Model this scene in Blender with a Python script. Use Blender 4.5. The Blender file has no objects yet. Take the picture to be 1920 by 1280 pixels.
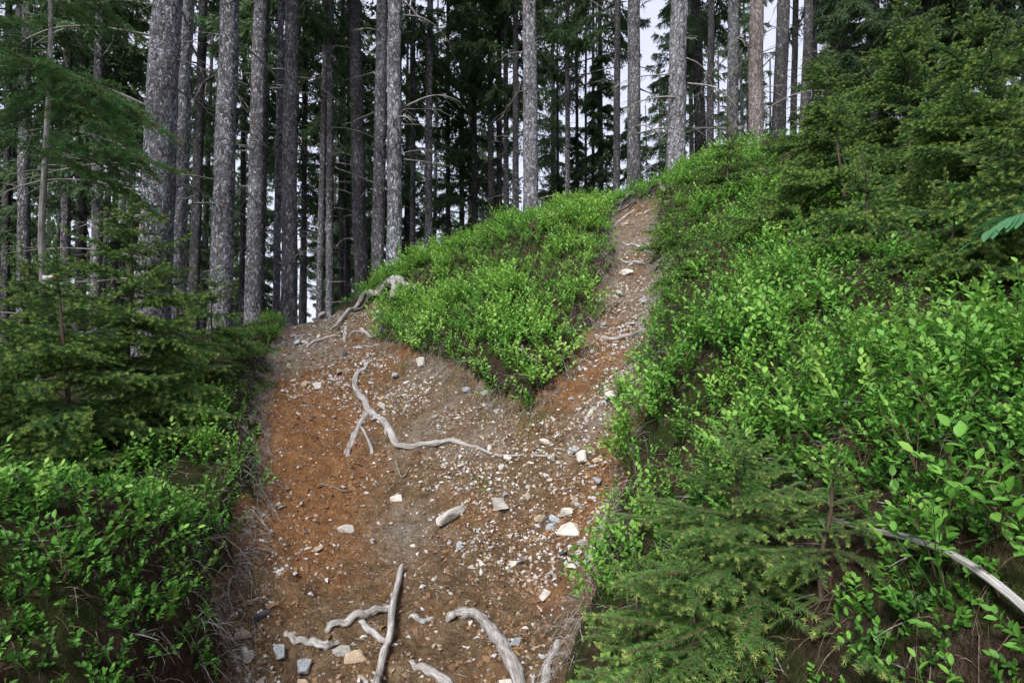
import bpy, math, random
import numpy as np
from mathutils import Vector, Matrix, Euler, Quaternion

# ------------------------------------------------------------------ camera, sky, sun, exposure
C = bpy.data.collections.new('scene_objects'); bpy.context.scene.collection.children.link(C)
scn = bpy.context.scene
F_PX, PITCH, CAM_Z = 1067.0, math.radians(3.0), 1.6
cam_d = bpy.data.cameras.new('camera'); cam = bpy.data.objects.new('camera', cam_d); C.objects.link(cam)
cam_d.sensor_width = 36.0; cam_d.lens = F_PX/1920*36.0; cam_d.clip_start = 0.05; cam_d.clip_end = 3000
cam.location = (0, 0, CAM_Z); cam.rotation_euler = (math.pi/2+PITCH, 0, 0)
scn.camera = cam
SUN_EL, SUN_AZ = math.radians(43), math.radians(205)      # azimuth clockwise from +Y: high, behind the camera's left shoulder
world = bpy.data.worlds.new('World'); scn.world = world; world.use_nodes = True
wn, wl = world.node_tree.nodes, world.node_tree.links
wn.clear()
sky = wn.new('ShaderNodeTexSky'); sky.sky_type = 'NISHITA'; sky.sun_disc = False
sky.sun_elevation = SUN_EL; sky.sun_rotation = SUN_AZ; sky.dust_density = 4.0; sky.air_density = 1.0
wmix = wn.new('ShaderNodeMix'); wmix.data_type = 'RGBA'; wmix.inputs[0].default_value = 0.8
wmix.inputs[7].default_value = (3.2, 3.2, 3.9, 1)             # even high cloud
wbg = wn.new('ShaderNodeBackground'); wbg.inputs[1].default_value = 0.08
wout = wn.new('ShaderNodeOutputWorld')
wl.new(sky.outputs[0], wmix.inputs[6]); wl.new(wmix.outputs[2], wbg.inputs[0]); wl.new(wbg.outputs[0], wout.inputs[0])
sun_d = bpy.data.lights.new('sun', 'SUN'); sun_d.energy = 1.5; sun_d.angle = math.radians(16); sun_d.color = (1.0, 0.98, 0.95)
sun = bpy.data.objects.new('sun', sun_d); C.objects.link(sun)
sdir = Vector((math.sin(SUN_AZ)*math.cos(SUN_EL), math.cos(SUN_AZ)*math.cos(SUN_EL), math.sin(SUN_EL)))
sun.rotation_euler = sdir.to_track_quat('Z', 'Y').to_euler(); sun.location = sdir*40
scn.view_settings.view_transform = 'Standard'; scn.view_settings.look = 'None'
scn.view_settings.gamma = 1; scn.view_settings.use_curve_mapping = False
scn.view_settings.exposure = 1.92
scn.render.engine = 'CYCLES'
cy = scn.cycles
cy.max_bounces = 5; cy.diffuse_bounces = 3; cy.glossy_bounces = 2; cy.transmission_bounces = 3; cy.transparent_max_bounces = 4
cy.use_denoising = True; cy.use_adaptive_sampling = True; cy.adaptive_threshold = 0.02
cy.caustics_reflective = False; cy.caustics_refractive = False

rng = np.random.default_rng(7); random.seed(7)

# ------------------------------------------------------------------ numeric helpers
def sstep(a, b, x):
    t = np.clip((x-a)/(b-a), 0, 1); return t*t*(3-2*t)
def _hash(i, j, s):
    h = (i.astype(np.int64)*374761393 + j.astype(np.int64)*668265263 + s*1442695041) & 0x7fffffff
    h = ((h ^ (h >> 13))*1274126177) & 0x7fffffff
    return ((h ^ (h >> 16)) & 0xffff)/65535.0
def vnoise(x, y, s=0):
    i, j = np.floor(x), np.floor(y); u, v = x-i, y-j
    u = u*u*u*(u*(u*6-15)+10); v = v*v*v*(v*(v*6-15)+10)
    a, b, c, d = _hash(i, j, s), _hash(i+1, j, s), _hash(i, j+1, s), _hash(i+1, j+1, s)
    return (a*(1-u)+b*u)*(1-v)+(c*(1-u)+d*u)*v
def fbm(x, y, s=0, o=3):
    r, a, n = 0.0, 0.5, 0.0
    for k in range(o):
        r = r+a*vnoise(x*2**k+17.3*k, y*2**k-9.1*k, s+k); n += a; a *= 0.5
    return r/n-0.5
CP, SP = math.cos(PITCH), math.sin(PITCH)
def ray(px, py):
    u, w = (px-960)/F_PX, (640-py)/F_PX
    return np.array([u, CP-w*SP, SP+w*CP])
def pix(px, py, Y):
    d = ray(px, py); p = d*(Y/d[1]); p[2] += CAM_Z; return p

# ------------------------------------------------------------------ terrain: measured points, joined by a thin-plate surface
ctrl = [(750,1280,2.05),(450,1280,2.0),(1000,1280,2.0),(600,1130,2.45),(850,1130,2.5),(1060,1130,2.4),(560,980,3.0),(850,970,3.1),
 (1090,970,2.95),(540,850,3.6),(720,850,3.7),(900,870,3.45),(1100,870,3.2),(560,740,4.3),(700,740,4.4),(850,720,4.1),(980,775,3.7),
 (1120,760,3.45),(540,670,5.1),(650,650,5.3),(715,650,5.0),(570,602,7.2),(640,592,6.8),
 (1150,690,3.8),(1165,640,4.1),(1165,600,4.5),(1180,540,5.0),(1190,490,5.5),(1185,440,6.1),(1190,400,6.7),(1215,378,7.1),
 (1000,432,6.6),(880,485,6.5),(790,528,6.4),(735,545,6.6),(1130,408,6.9),(850,610,5.0),(1000,570,5.0),(1000,660,4.3),(1080,510,5.6),(900,545,5.8),(770,610,5.7),
 (1300,325,8.0),(1240,372,7.4),(1400,285,7.8),(1500,268,7.6),(1350,430,5.6),(1300,530,4.2),(1270,660,3.3),(1250,780,2.9),(1230,900,2.6),
 (1400,660,2.7),(1500,790,2.0),(1400,900,2.0),(1600,690,2.3),(1600,930,1.5),(1700,1080,1.2),(1500,1220,1.35),(1300,1290,1.6),(1150,1290,1.8),
 (1850,850,1.4),(1900,1240,0.95),(1600,490,3.6),(1800,520,2.9),(1500,410,5.0),(1700,310,6.0),(1900,640,2.2),(1900,370,4.5),
 (350,1210,1.95),(200,1300,1.5),(100,1150,1.5),(300,1020,2.3),(400,950,2.8),(430,860,3.4),(200,980,2.0),(480,725,4.6),(500,645,5.8),(440,645,6.5),(300,665,7.0)]
pts = [pix(*c) for c in ctrl]
pts += [np.array([x, y, z+CAM_Z]) for x, y, z in [(-2.4,2.2,-.85),(-4,3,-1.3),(-6,5,-1.4),(-6,9,.2),(-10,12,-.8),(-3,9,.55),(0,10,1.5),(3,10,2.8),(6,10,3.8),(0,14,1.2),(-6,16,-.3),(8,16,3.6),
 (-15,25,-3.2),(0,25,.3),(15,25,3),(0,45,-2),(-25,45,-7),(25,45,1),(0,0,-1.6),(-.5,1.2,-1.4),(.25,1.2,-1.35),(0,-2,-2.0),(-2,0,-1.6),(.9,0,-1.0),(2,0,-.3),(4,0,.9),(-5,0,-2.2),
 (5,-5,.5),(-5,-5,-3),(0,-6,-2.8),(6,3,1.9),(8,6,3.2),(12,0,4),(-12,0,-5),(15,10,5.5),(20,-20,3),(-20,-20,-8)]]
P = np.array(pts); N = len(P)
def _U(r2): return 0.5*r2*np.log(r2+1e-9)
_r2 = ((P[:, None, :2]-P[None, :, :2])**2).sum(-1)
_K = _U(_r2)+np.eye(N)*0.02
_Q = np.hstack([np.ones((N, 1)), P[:, :2]])
_A = np.zeros((N+3, N+3)); _A[:N, :N] = _K; _A[:N, N:] = _Q; _A[N:, :N] = _Q.T
_W = np.linalg.solve(_A, np.concatenate([P[:, 2], np.zeros(3)]))
def base_h(x, y):
    x = np.asarray(x, float); y = np.asarray(y, float); sh = x.shape; x = x.ravel(); y = y.ravel(); out = np.empty(len(x))
    for s in range(0, len(x), 20000):
        xs, ys = x[s:s+20000], y[s:s+20000]
        r = np.hypot(xs, ys); k = np.minimum(1, 60/np.maximum(r, 1e-6)); xc, yc = xs*k, ys*k
        r2 = (xc[:, None]-P[None, :, 0])**2+(yc[:, None]-P[None, :, 1])**2
        t = _U(r2)@_W[:N]+_W[N]+_W[N+1]*xc+_W[N+2]*yc
        far = -6-0.03*(r-45)
        b = sstep(40, 75, r); out[s:s+20000] = t*(1-b)+far*b
    return out.reshape(sh)
def march(hf, px, py, t0=0.6, t1=14.0):
    d = ray(px, py); t = np.linspace(t0, t1, 1400)
    x, y, z = d[0]*t, d[1]*t, CAM_Z+d[2]*t
    hit = np.nonzero(hf(x, y) > z)[0]
    i = hit[0] if len(hit) else len(t)-1
    return np.array([x[i], y[i]])
dirt_px = [(395,1300),(425,1180),(455,1060),(475,960),(488,880),(482,810),(492,740),(512,680),(530,620),(575,597),(640,590),(700,572),(722,578),(712,615),(706,645),
 (780,668),(850,704),(905,738),(955,757),(1005,752),(1055,706),(1088,650),(1112,605),(1132,545),(1152,490),(1150,425),(1150,398),(1190,384),(1232,380),
 (1225,410),(1232,470),(1232,540),(1212,600),(1200,660),(1208,740),(1190,860),(1150,960),(1125,1060),(1062,1180),(1050,1300)]
dirt_poly = np.array([march(base_h, *p) for p in dirt_px]+[np.array(q) for q in [(.33, 1.2), (.4, -.5), (-.8, -.5), (-.85, 1.2)]])
def sd_poly(x, y, poly):
    """signed distance to a ground polygon, positive outside"""
    sh = x.shape; x = x.ravel(); y = y.ravel(); d = np.full(len(x), 1e9); ins = np.zeros(len(x), bool)
    for a, b in zip(poly, np.roll(poly, -1, 0)):
        e = b-a; t = np.clip(((x-a[0])*e[0]+(y-a[1])*e[1])/max(e@e, 1e-9), 0, 1)
        d = np.minimum(d, (x-a[0]-t*e[0])**2+(y-a[1]-t*e[1])**2)
        c = ((a[1] > y) != (b[1] > y)); den = (b[1]-a[1]) if abs(b[1]-a[1]) > 1e-12 else 1e-12
        ins ^= c & (x < (b[0]-a[0])*(y-a[1])/den+a[0])
    return (np.sqrt(d)*np.where(ins, -1, 1)).reshape(sh)
def dirt_sd(x, y):
    return sd_poly(x, y, dirt_poly)+0.16*fbm(x*3.1, y*3.1, 5, 3)+0.05*fbm(x*14, y*14, 9, 2)
def height(x, y):
    x = np.asarray(x, float); y = np.asarray(y, float)
    sd = dirt_sd(x, y); near = 1-sstep(9, 14, np.hypot(x, y))
    z = base_h(x, y)
    z = z+near*(0.14*sstep(-0.01, 0.12, sd)-0.04)
    z = z+near*(0.10*fbm(x*1.3, y*1.3, 21, 3)+0.05*fbm(x*5, y*5, 31, 3))
    ins = sstep(0.05, -0.1, sd)
    z = z+near*(1-ins)*(0.05*fbm(x*8, y*8, 71, 3)+0.03*np.abs(fbm(x*21, y*21, 73, 2)))
    z = z+near*ins*(0.060*fbm(x*9, y*9, 41, 3)+0.050*np.abs(fbm(x*24, y*24, 51, 3))+0.022*fbm(x*42, y*42, 53, 2)+0.05*np.clip(fbm(x*4.2, y*5.5, 57, 3), 0, 1))
    return z
def H(x, y): return float(height(np.array([x]), np.array([y]))[0])
def at(px, py):
    q = march(height, px, py); return np.array([q[0], q[1], H(q[0], q[1])])
def normal(x, y, e=0.04):
    n = Vector((H(x-e, y)-H(x+e, y), H(x, y-e)-H(x, y+e), 2*e)); return n.normalized()

# ------------------------------------------------------------------ mesh helpers
def mk(name, V, faces, mats, attrs=None, smooth=True, midx=None):
    """mesh from numpy arrays; faces is a list of (n,3) or (n,4) index arrays"""
    V = np.asarray(V, np.float32)
    faces = [np.asarray(f, np.int32) for f in faces if len(f)]
    me = bpy.data.meshes.new(name)
    loops = np.concatenate([f.ravel() for f in faces]); tot = np.concatenate([np.full(len(f), f.shape[1], np.int32) for f in faces])
    start = np.concatenate([[0], np.cumsum(tot)[:-1]]).astype(np.int32)
    me.vertices.add(len(V)); me.vertices.foreach_set('co', V.ravel())
    me.loops.add(len(loops)); me.loops.foreach_set('vertex_index', loops)
    me.polygons.add(len(tot)); me.polygons.foreach_set('loop_start', start); me.polygons.foreach_set('loop_total', tot)
    me.update(calc_edges=True)
    me.polygons.foreach_set('use_smooth', np.full(len(tot), smooth, bool))
    for m in (mats if isinstance(mats, (list, tuple)) else [mats]): me.materials.append(m)
    if midx is not None: me.polygons.foreach_set('material_index', np.asarray(midx, np.int32))
    for k, a in (attrs or {}).items():
        a = np.asarray(a, np.float32)
        if a.ndim == 1: me.attributes.new(k, 'FLOAT', 'POINT').data.foreach_set('value', a)
        else: me.attributes.new(k, 'FLOAT_VECTOR', 'POINT').data.foreach_set('vector', a.ravel())
    me.validate(); return me
def ob(name, me, parent=None, loc=(0, 0, 0), rot=None, scale=None):
    o = bpy.data.objects.new(name, me); C.objects.link(o); o.parent = parent; o.location = loc
    if rot is not None:
        if isinstance(rot, Quaternion): o.rotation_mode = 'QUATERNION'; o.rotation_quaternion = rot
        else: o.rotation_euler = rot
    if scale is not None: o.scale = (scale,)*3 if np.isscalar(scale) else scale
    return o
def tag(o, label, cat, group=None):
    o['label'] = label; o['category'] = cat
    if group: o['group'] = group
    return o
class Geo:
    """collects geometry for one mesh"""
    def __init__(s): s.v = []; s.f = []; s.m = []; s.a = {}; s.n = 0
    def add(s, V, faces, mi=0, **attrs):
        V = np.asarray(V, float)
        for f in faces:
            f = np.asarray(f)
            if len(f): s.f.append(f+s.n); s.m.append(np.full(len(f), mi))
        for k, a in attrs.items(): s.a.setdefault(k, []).append(np.asarray(a, float))
        s.v.append(V); s.n += len(V)
    def mesh(s, name, mats, smooth=True):
        q = {3: [], 4: []}; mm = {3: [], 4: []}
        for f, m in zip(s.f, s.m): q[f.shape[1]].append(f); mm[f.shape[1]].append(m)
        fs = [np.concatenate(q[k]) for k in (3, 4) if q[k]]; mi = np.concatenate([np.concatenate(mm[k]) for k in (3, 4) if q[k]])
        return mk(name, np.concatenate(s.v), fs, mats, {k: np.concatenate(a) for k, a in s.a.items()}, smooth, mi)
def catmull(pts, n):
    pts = np.asarray(pts, float); p = np.vstack([2*pts[0]-pts[1], pts, 2*pts[-1]-pts[-2]]); out = []
    m = len(pts)-1
    for t in np.linspace(0, m-1e-6, n):
        i = int(t); u = t-i; a, b, c, d = p[i], p[i+1], p[i+2], p[i+3]
        out.append(0.5*((2*b)+(-a+c)*u+(2*a-5*b+4*c-d)*u*u+(-a+3*b-3*c+d)*u**3))
    return np.array(out)
def tube(pts, radii, sides=8, n=None, knob=0.0, seed=0, flat=1.0):
    """closed tapered tube along points -> verts, faces, grain coordinate"""
    r = np.random.default_rng(seed); pts = np.asarray(pts, float); n = n or max(2, 4*(len(pts)-1)+1)
    c = catmull(pts, n) if len(pts) > 2 else np.linspace(pts[0], pts[-1], n)
    rad = np.interp(np.linspace(0, 1, n), np.linspace(0, 1, len(radii)), radii)
    if knob:
        ker = np.hanning(11); ker /= np.sqrt((ker**2).sum()); rad = rad*(1+knob*np.convolve(r.normal(size=n+10), ker, 'valid'))
        ridge = r.normal(size=(n+10, sides)); ridge = np.stack([np.convolve(ridge[:, k], ker, 'valid') for k in range(sides)], 1)
    T = np.gradient(c, axis=0); T /= np.linalg.norm(T, axis=1)[:, None]+1e-12
    ref = np.array([0, 0, 1.0]) if abs(T[0][2]) < .9 else np.array([1.0, 0, 0])
    u = np.cross(ref, T[0]); u /= np.linalg.norm(u); V = []; G = []
    L = np.concatenate([[0], np.cumsum(np.linalg.norm(np.diff(c, axis=0), axis=1))])
    ang = np.linspace(0, 2*np.pi, sides, endpoint=False); w = r.normal(size=sides)*knob*0.6
    for i in range(n):
        u = u-T[i]*(u@T[i]); u /= np.linalg.norm(u)+1e-12; v = np.cross(T[i], u)
        rr = rad[i]*(1+w+(knob*0.8*ridge[i] if knob else 0))
        V.append(c[i]+np.outer(np.cos(ang)*rr, u)+np.outer(np.sin(ang)*rr*flat, v))
        G.append(np.stack([np.cos(ang)*rad[i]*14, np.sin(ang)*rad[i]*14, np.full(sides, L[i])], 1))
    V = np.concatenate(V+[c[:1]-T[:1]*rad[0]*.4, c[-1:]+T[-1:]*rad[-1]*.6]); G = np.concatenate(G+[[[0, 0, 0]], [[0, 0, L[-1]]]])
    i = np.arange(n-1)[:, None]*sides; k = np.arange(sides)[None]; k2 = (k+1) % sides
    quads = np.stack([i+k, i+k2, i+sides+k2, i+sides+k], -1).reshape(-1, 4)
    k = k[0]; k2 = k2[0]; e = (n-1)*sides
    caps = np.concatenate([np.stack([np.full(sides, n*sides), k2, k], 1), np.stack([np.full(sides, n*sides+1), e+k, e+k2], 1)])
    return V, [quads, caps], G
def scatter(protos, pos, rotm, scale, tint):
    """real geometry: copies of small prototypes (V, tris, tintv), batched"""
    g = Geo(); pick = rng.integers(0, len(protos), len(pos))
    for k, (V, F, tv) in enumerate(protos):
        s = np.nonzero(pick == k)[0]
        if not len(s): continue
        W = np.einsum('kij,nj->kni', rotm[s], V)*scale[s][:, None, None]+pos[s][:, None, :]
        FF = F[None]+(np.arange(len(s))*len(V))[:, None, None]
        g.add(W.reshape(-1, 3), [FF.reshape(-1, F.shape[1])], tint=(tv[None]+tint[s][:, None]).ravel())
    return g
def rot_to(nrm, spin):
    """rotation matrices taking +Z to nrm with a spin about it"""
    n = nrm/np.linalg.norm(nrm, axis=1)[:, None]; a = np.stack([np.cos(spin), np.sin(spin), np.zeros(len(spin))], 1)
    x = a-n*(a*n).sum(1)[:, None]; x /= np.linalg.norm(x, axis=1)[:, None]; y = np.cross(n, x)
    return np.stack([x, y, n], -1)

# ------------------------------------------------------------------ materials
def new_mat(name):
    m = bpy.data.materials.new(name); m.use_nodes = True; n = m.node_tree.nodes; n.clear()
    return m, n, m.node_tree.links
def ramp(n, l, src, stops):
    r = n.new('ShaderNodeValToRGB'); el = r.color_ramp.elements
    el[0].position, el[0].color = stops[0][0], (*stops[0][1], 1); el[1].position, el[1].color = stops[-1][0], (*stops[-1][1], 1)
    for p, c in stops[1:-1]: e = el.new(p); e.color = (*c, 1)
    l.new(src, r.inputs[0]); return r.outputs[0]
def noise(n, l, vec, scale, detail=4, rough=.6):
    t = n.new('ShaderNodeTexNoise'); t.inputs['Scale'].default_value = scale; t.inputs['Detail'].default_value = detail; t.inputs['Roughness'].default_value = rough
    if vec is not None: l.new(vec, t.inputs['Vector'])
    return t.outputs[0]
def mixc(n, l, fac, a, b, mode='MIX'):
    m = n.new('ShaderNodeMix'); m.data_type = 'RGBA'; m.blend_type = mode
    for s, k in ((fac, 0), (a, 6), (b, 7)):
        if hasattr(s, 'links'): l.new(s, m.inputs[k])
        else: m.inputs[k].default_value = s if k == 0 else (*s, 1)
    return m.outputs[2]
def attr(n, name):
    a = n.new('ShaderNodeAttribute'); a.attribute_name = name; return a
def maths(n, l, op, a, b=0.0):
    m = n.new('ShaderNodeMath'); m.operation = op
    for s, k in ((a, 0), (b, 1)):
        if hasattr(s, 'links'): l.new(s, m.inputs[k])
        else: m.inputs[k].default_value = s
    return m.outputs[0]
def finish(m, n, l, col, rough=.9, bump=None, bstr=.4, bdist=.02, spec=.3):
    b = n.new('ShaderNodeBsdfPrincipled'); o = n.new('ShaderNodeOutputMaterial')
    if hasattr(col, 'links'): l.new(col, b.inputs['Base Color'])
    else: b.inputs['Base Color'].default_value = (*col, 1)
    b.inputs['Roughness'].default_value = rough; b.inputs['Specular IOR Level'].default_value = spec
    if bump is not None:
        k = n.new('ShaderNodeBump'); k.inputs['Strength'].default_value = bstr; k.inputs['Distance'].default_value = bdist
        l.new(bump, k.inputs['Height']); l.new(k.outputs[0], b.inputs['Normal'])
    l.new(b.outputs[0], o.inputs[0]); return m
def mat_leaf(name, stops, trans=.35, rough=.5, spec=.35, rnd=0.0):
    m, n, l = new_mat(name); a = attr(n, 'tint').outputs['Fac']
    if rnd:
        oi = n.new('ShaderNodeObjectInfo'); a = maths(n, l, 'ADD', a, maths(n, l, 'MULTIPLY', oi.outputs['Random'], rnd))
    col = ramp(n, l, a, stops)
    b = n.new('ShaderNodeBsdfPrincipled'); b.inputs['Roughness'].default_value = rough; b.inputs['Specular IOR Level'].default_value = spec
    t = n.new('ShaderNodeBsdfTranslucent'); mx = n.new('ShaderNodeMixShader'); mx.inputs[0].default_value = trans; o = n.new('ShaderNodeOutputMaterial')
    l.new(col, b.inputs['Base Color']); l.new(col, t.inputs[0]); l.new(b.outputs[0], mx.inputs[1]); l.new(t.outputs[0], mx.inputs[2]); l.new(mx.outputs[0], o.inputs[0])
    return m
M = {}
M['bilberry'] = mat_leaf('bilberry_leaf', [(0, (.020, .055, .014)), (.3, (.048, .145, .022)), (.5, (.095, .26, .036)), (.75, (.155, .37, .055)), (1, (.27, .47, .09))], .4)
M['twig'] = finish(*(lambda t: (t[0], t[1], t[2], (.10, .065, .04)))(new_mat('brown_twig')), rough=.9)
M['young_needle'] = mat_leaf('young_spruce_needle', [(0, (.032, .078, .028)), (.4, (.080, .185, .055)), (.7, (.18, .33, .075)), (1, (.40, .52, .13))], .4, .5)
M['young_needle_bright'] = mat_leaf('spring_spruce_needle', [(0, (.045, .115, .036)), (.4, (.115, .26, .070)), (.7, (.25, .42, .10)), (1, (.50, .60, .17))], .45, .45)
M['crown_needle'] = mat_leaf('spruce_needle', [(0, (.055, .098, .052)), (.5, (.095, .160, .078)), (1, (.12, .20, .085))], .55, .6, .2, .35)
M['larch'] = mat_leaf('larch_needle', [(0, (.03, .09, .03)), (.5, (.07, .19, .055)), (1, (.13, .28, .08))], .4, .6, .2)
M['rowan'] = mat_leaf('rowan_leaf', [(0, (.045, .15, .065)), (1, (.10, .26, .115))], .3, .5)
M['grass'] = mat_leaf('grass_blade', [(0, (.20, .15, .07)), (.5, (.14, .17, .04)), (1, (.14, .26, .04))], .35, .7)
def bark(name, dark, mid, pale, rust, pale_amt):
    m, n, l = new_mat(name); tc = n.new('ShaderNodeTexCoord'); mp = n.new('ShaderNodeMapping'); mp.inputs['Scale'].default_value = (1, 1, .5)
    oi = n.new('ShaderNodeObjectInfo'); add = n.new('ShaderNodeVectorMath'); add.operation = 'ADD'
    cmb = n.new('ShaderNodeCombineXYZ'); l.new(maths(n, l, 'MULTIPLY', oi.outputs['Random'], 37.0), cmb.inputs[2])
    l.new(tc.outputs['Object'], add.inputs[0]); l.new(cmb.outputs[0], add.inputs[1]); l.new(add.outputs[0], mp.inputs[0]); v = mp.outputs[0]
    wob = n.new('ShaderNodeTexNoise'); wob.inputs['Scale'].default_value = 22; l.new(v, wob.inputs['Vector'])
    vm = n.new('ShaderNodeVectorMath'); vm.operation = 'MULTIPLY_ADD'; l.new(wob.outputs['Color'], vm.inputs[0]); vm.inputs[1].default_value = (.07,)*3; l.new(v, vm.inputs[2])
    vo = n.new('ShaderNodeTexVoronoi'); vo.inputs['Scale'].default_value = 46; l.new(vm.outputs[0], vo.inputs['Vector'])
    ve = n.new('ShaderNodeTexVoronoi'); ve.feature = 'DISTANCE_TO_EDGE'; ve.inputs['Scale'].default_value = 46; l.new(vm.outputs[0], ve.inputs['Vector'])
    sep = n.new('ShaderNodeSeparateColor'); l.new(vo.outputs['Color'], sep.inputs[0])
    col = ramp(n, l, sep.outputs[0], [(0, dark), (.45, mid), (1-pale_amt, mid), (1, pale)])
    fine = noise(n, l, v, 90, 4, .7)
    col = mixc(n, l, maths(n, l, 'MULTIPLY', maths(n, l, 'GREATER_THAN', fine, .56), .42*pale_amt+.10), col, pale)
    big = noise(n, l, v, 2.6, 6, .65)
    col = mixc(n, l, maths(n, l, 'MULTIPLY', maths(n, l, 'GREATER_THAN', noise(n, l, v, 9, 3), .68), .8), col, rust)
    crack = ramp(n, l, ve.outputs['Distance'], [(0, (.30,)*3), (.10, (1,)*3)])
    col = mixc(n, l, .75, col, crack, 'MULTIPLY')
    col = mixc(n, l, .8, col, ramp(n, l, big, [(.32, (.42, .40, .39)), (.5, (.85, .84, .85)), (.68, (1.3, 1.31, 1.34))]), 'MULTIPLY')
    hgt = maths(n, l, 'ADD', maths(n, l, 'MINIMUM', maths(n, l, 'MULTIPLY', ve.outputs['Distance'], 5.0), 1.0), maths(n, l, 'MULTIPLY', sep.outputs[1], .8))
    return finish(m, n, l, col, .92, hgt, .9, .02, .15)
M['bark_pale'] = bark('pale_flaky_bark', (.080, .077, .080), (.20, .204, .22), (.52, .53, .575), (.22, .13, .09), .46)
M['bark_grey'] = bark('grey_flaky_bark', (.057, .055, .058), (.15, .15, .16), (.43, .44, .47), (.15, .09, .065), .34)
M['bark_dark'] = bark('dark_brown_bark', (.043, .041, .042), (.100, .098, .103), (.27, .275, .295), (.12, .08, .06), .24)
M['bark_rust'] = bark('rusty_pale_bark', (.11, .09, .08), (.24, .20, .19), (.46, .43, .43), (.36, .20, .13), .40)
def wood(name, dark, mid, pale):
    m, n, l = new_mat(name); mp = n.new('ShaderNodeMapping'); mp.inputs['Scale'].default_value = (1, 1, .9); l.new(attr(n, 'grain').outputs['Vector'], mp.inputs[0])
    g = noise(n, l, mp.outputs[0], 9, 6, .75); tc = n.new('ShaderNodeTexCoord')
    p = noise(n, l, tc.outputs['Object'], 7, 4, .7)
    col = ramp(n, l, g, [(.36, dark), (.5, mid), (.64, pale)])
    col = mixc(n, l, .7, col, ramp(n, l, p, [(.3, (.62, .56, .5)), (.65, (1.1, 1.1, 1.1))]), 'MULTIPLY')
    return finish(m, n, l, col, .88, g, .8, .008, .2)
M['root'] = wood('weathered_root_wood', (.12, .108, .098), (.31, .297, .288), (.54, .53, .53))
M['root_dark'] = wood('dark_root_wood', (.03, .026, .022), (.10, .09, .085), (.26, .25, .25))
M['dead_twig'] = wood('dead_twig_wood', (.10, .09, .08), (.24, .23, .22), (.42, .42, .40))
M['dry_stem'] = wood('dry_brown_stem', (.05, .035, .025), (.13, .095, .07), (.24, .19, .15))
def stone_mat():
    m, n, l = new_mat('path_stone'); oi = n.new('ShaderNodeObjectInfo'); tc = n.new('ShaderNodeTexCoord')
    g = noise(n, l, tc.outputs['Object'], 2.2, 5, .7); f = noise(n, l, tc.outputs['Object'], 9, 5, .75)
    col = mixc(n, l, 1.0, oi.outputs['Color'], ramp(n, l, g, [(.3, (.62, .58, .54)), (.6, (1.05, 1.03, 1.0))]), 'MULTIPLY')
    col = mixc(n, l, maths(n, l, 'MULTIPLY', maths(n, l, 'GREATER_THAN', f, .66), .4), col, (.24, .16, .10))
    return finish(m, n, l, col, .85, f, .6, .06, .3)
M['stone'] = stone_mat()
def gravel_mat():
    m, n, l = new_mat('gravel'); col = ramp(n, l, attr(n, 'tint').outputs['Fac'], [(0, (.12, .075, .045)), (.35, (.26, .19, .13)), (.6, (.40, .36, .31)), (.8, (.36, .38, .41)), (1, (.60, .57, .52))])
    return finish(m, n, l, col, .9)
M['gravel'] = gravel_mat()
def dirt_mat():
    m, n, l = new_mat('path_dirt'); tc = n.new('ShaderNodeTexCoord'); v = tc.outputs['Object']
    a = noise(n, l, v, 3.5, 6, .65); b = noise(n, l, v, 16, 6, .7); c = noise(n, l, v, 90, 4, .7)
    brown = ramp(n, l, b, [(.28, (.085, .056, .034)), (.5, (.178, .118, .066)), (.72, (.31, .23, .145))])
    orange = ramp(n, l, b, [(.28, (.135, .066, .029)), (.5, (.27, .132, .056)), (.75, (.41, .235, .118))])
    grey = ramp(n, l, b, [(.28, (.15, .115, .088)), (.5, (.265, .228, .182)), (.72, (.41, .37, .32))])
    fo = maths(n, l, 'ADD', attr(n, 'orange').outputs['Fac'], maths(n, l, 'MULTIPLY', maths(n, l, 'SUBTRACT', a, .5), 3.4))
    col = mixc(n, l, ramp(n, l, fo, [(.2, (0, 0, 0)), (.95, (1, 1, 1))]), brown, orange)
    fg = maths(n, l, 'ADD', attr(n, 'grey').outputs['Fac'], maths(n, l, 'MULTIPLY', maths(n, l, 'SUBTRACT', a, .5), 2.4))
    col = mixc(n, l, ramp(n, l, fg, [(.3, (0, 0, 0)), (1.1, (1, 1, 1))]), col, grey)
    col = mixc(n, l, .8, col, ramp(n, l, c, [(.3, (.6, .58, .55)), (.7, (1.3, 1.28, 1.25))]), 'MULTIPLY')
    vo = n.new('ShaderNodeTexVoronoi'); vo.inputs['Scale'].default_value = 75; l.new(v, vo.inputs['Vector'])
    sep = n.new('ShaderNodeSeparateColor'); l.new(vo.outputs['Color'], sep.inputs[0])
    peb = maths(n, l, 'MULTIPLY', maths(n, l, 'GREATER_THAN', sep.outputs[0], .86), maths(n, l, 'LESS_THAN', vo.outputs['Distance'], .42))
    col = mixc(n, l, maths(n, l, 'MULTIPLY', peb, .8), col, ramp(n, l, sep.outputs[1], [(0, (.22, .15, .10)), (.5, (.38, .33, .28)), (1, (.5, .48, .46))]))
    h = maths(n, l, 'ADD', maths(n, l, 'MULTIPLY', b, 1.0), maths(n, l, 'ADD', maths(n, l, 'MULTIPLY', c, .35), maths(n, l, 'MULTIPLY', peb, .25)))
    return finish(m, n, l, col, .95, h, 1.0, .08, .15)
M['dirt'] = dirt_mat()
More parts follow.
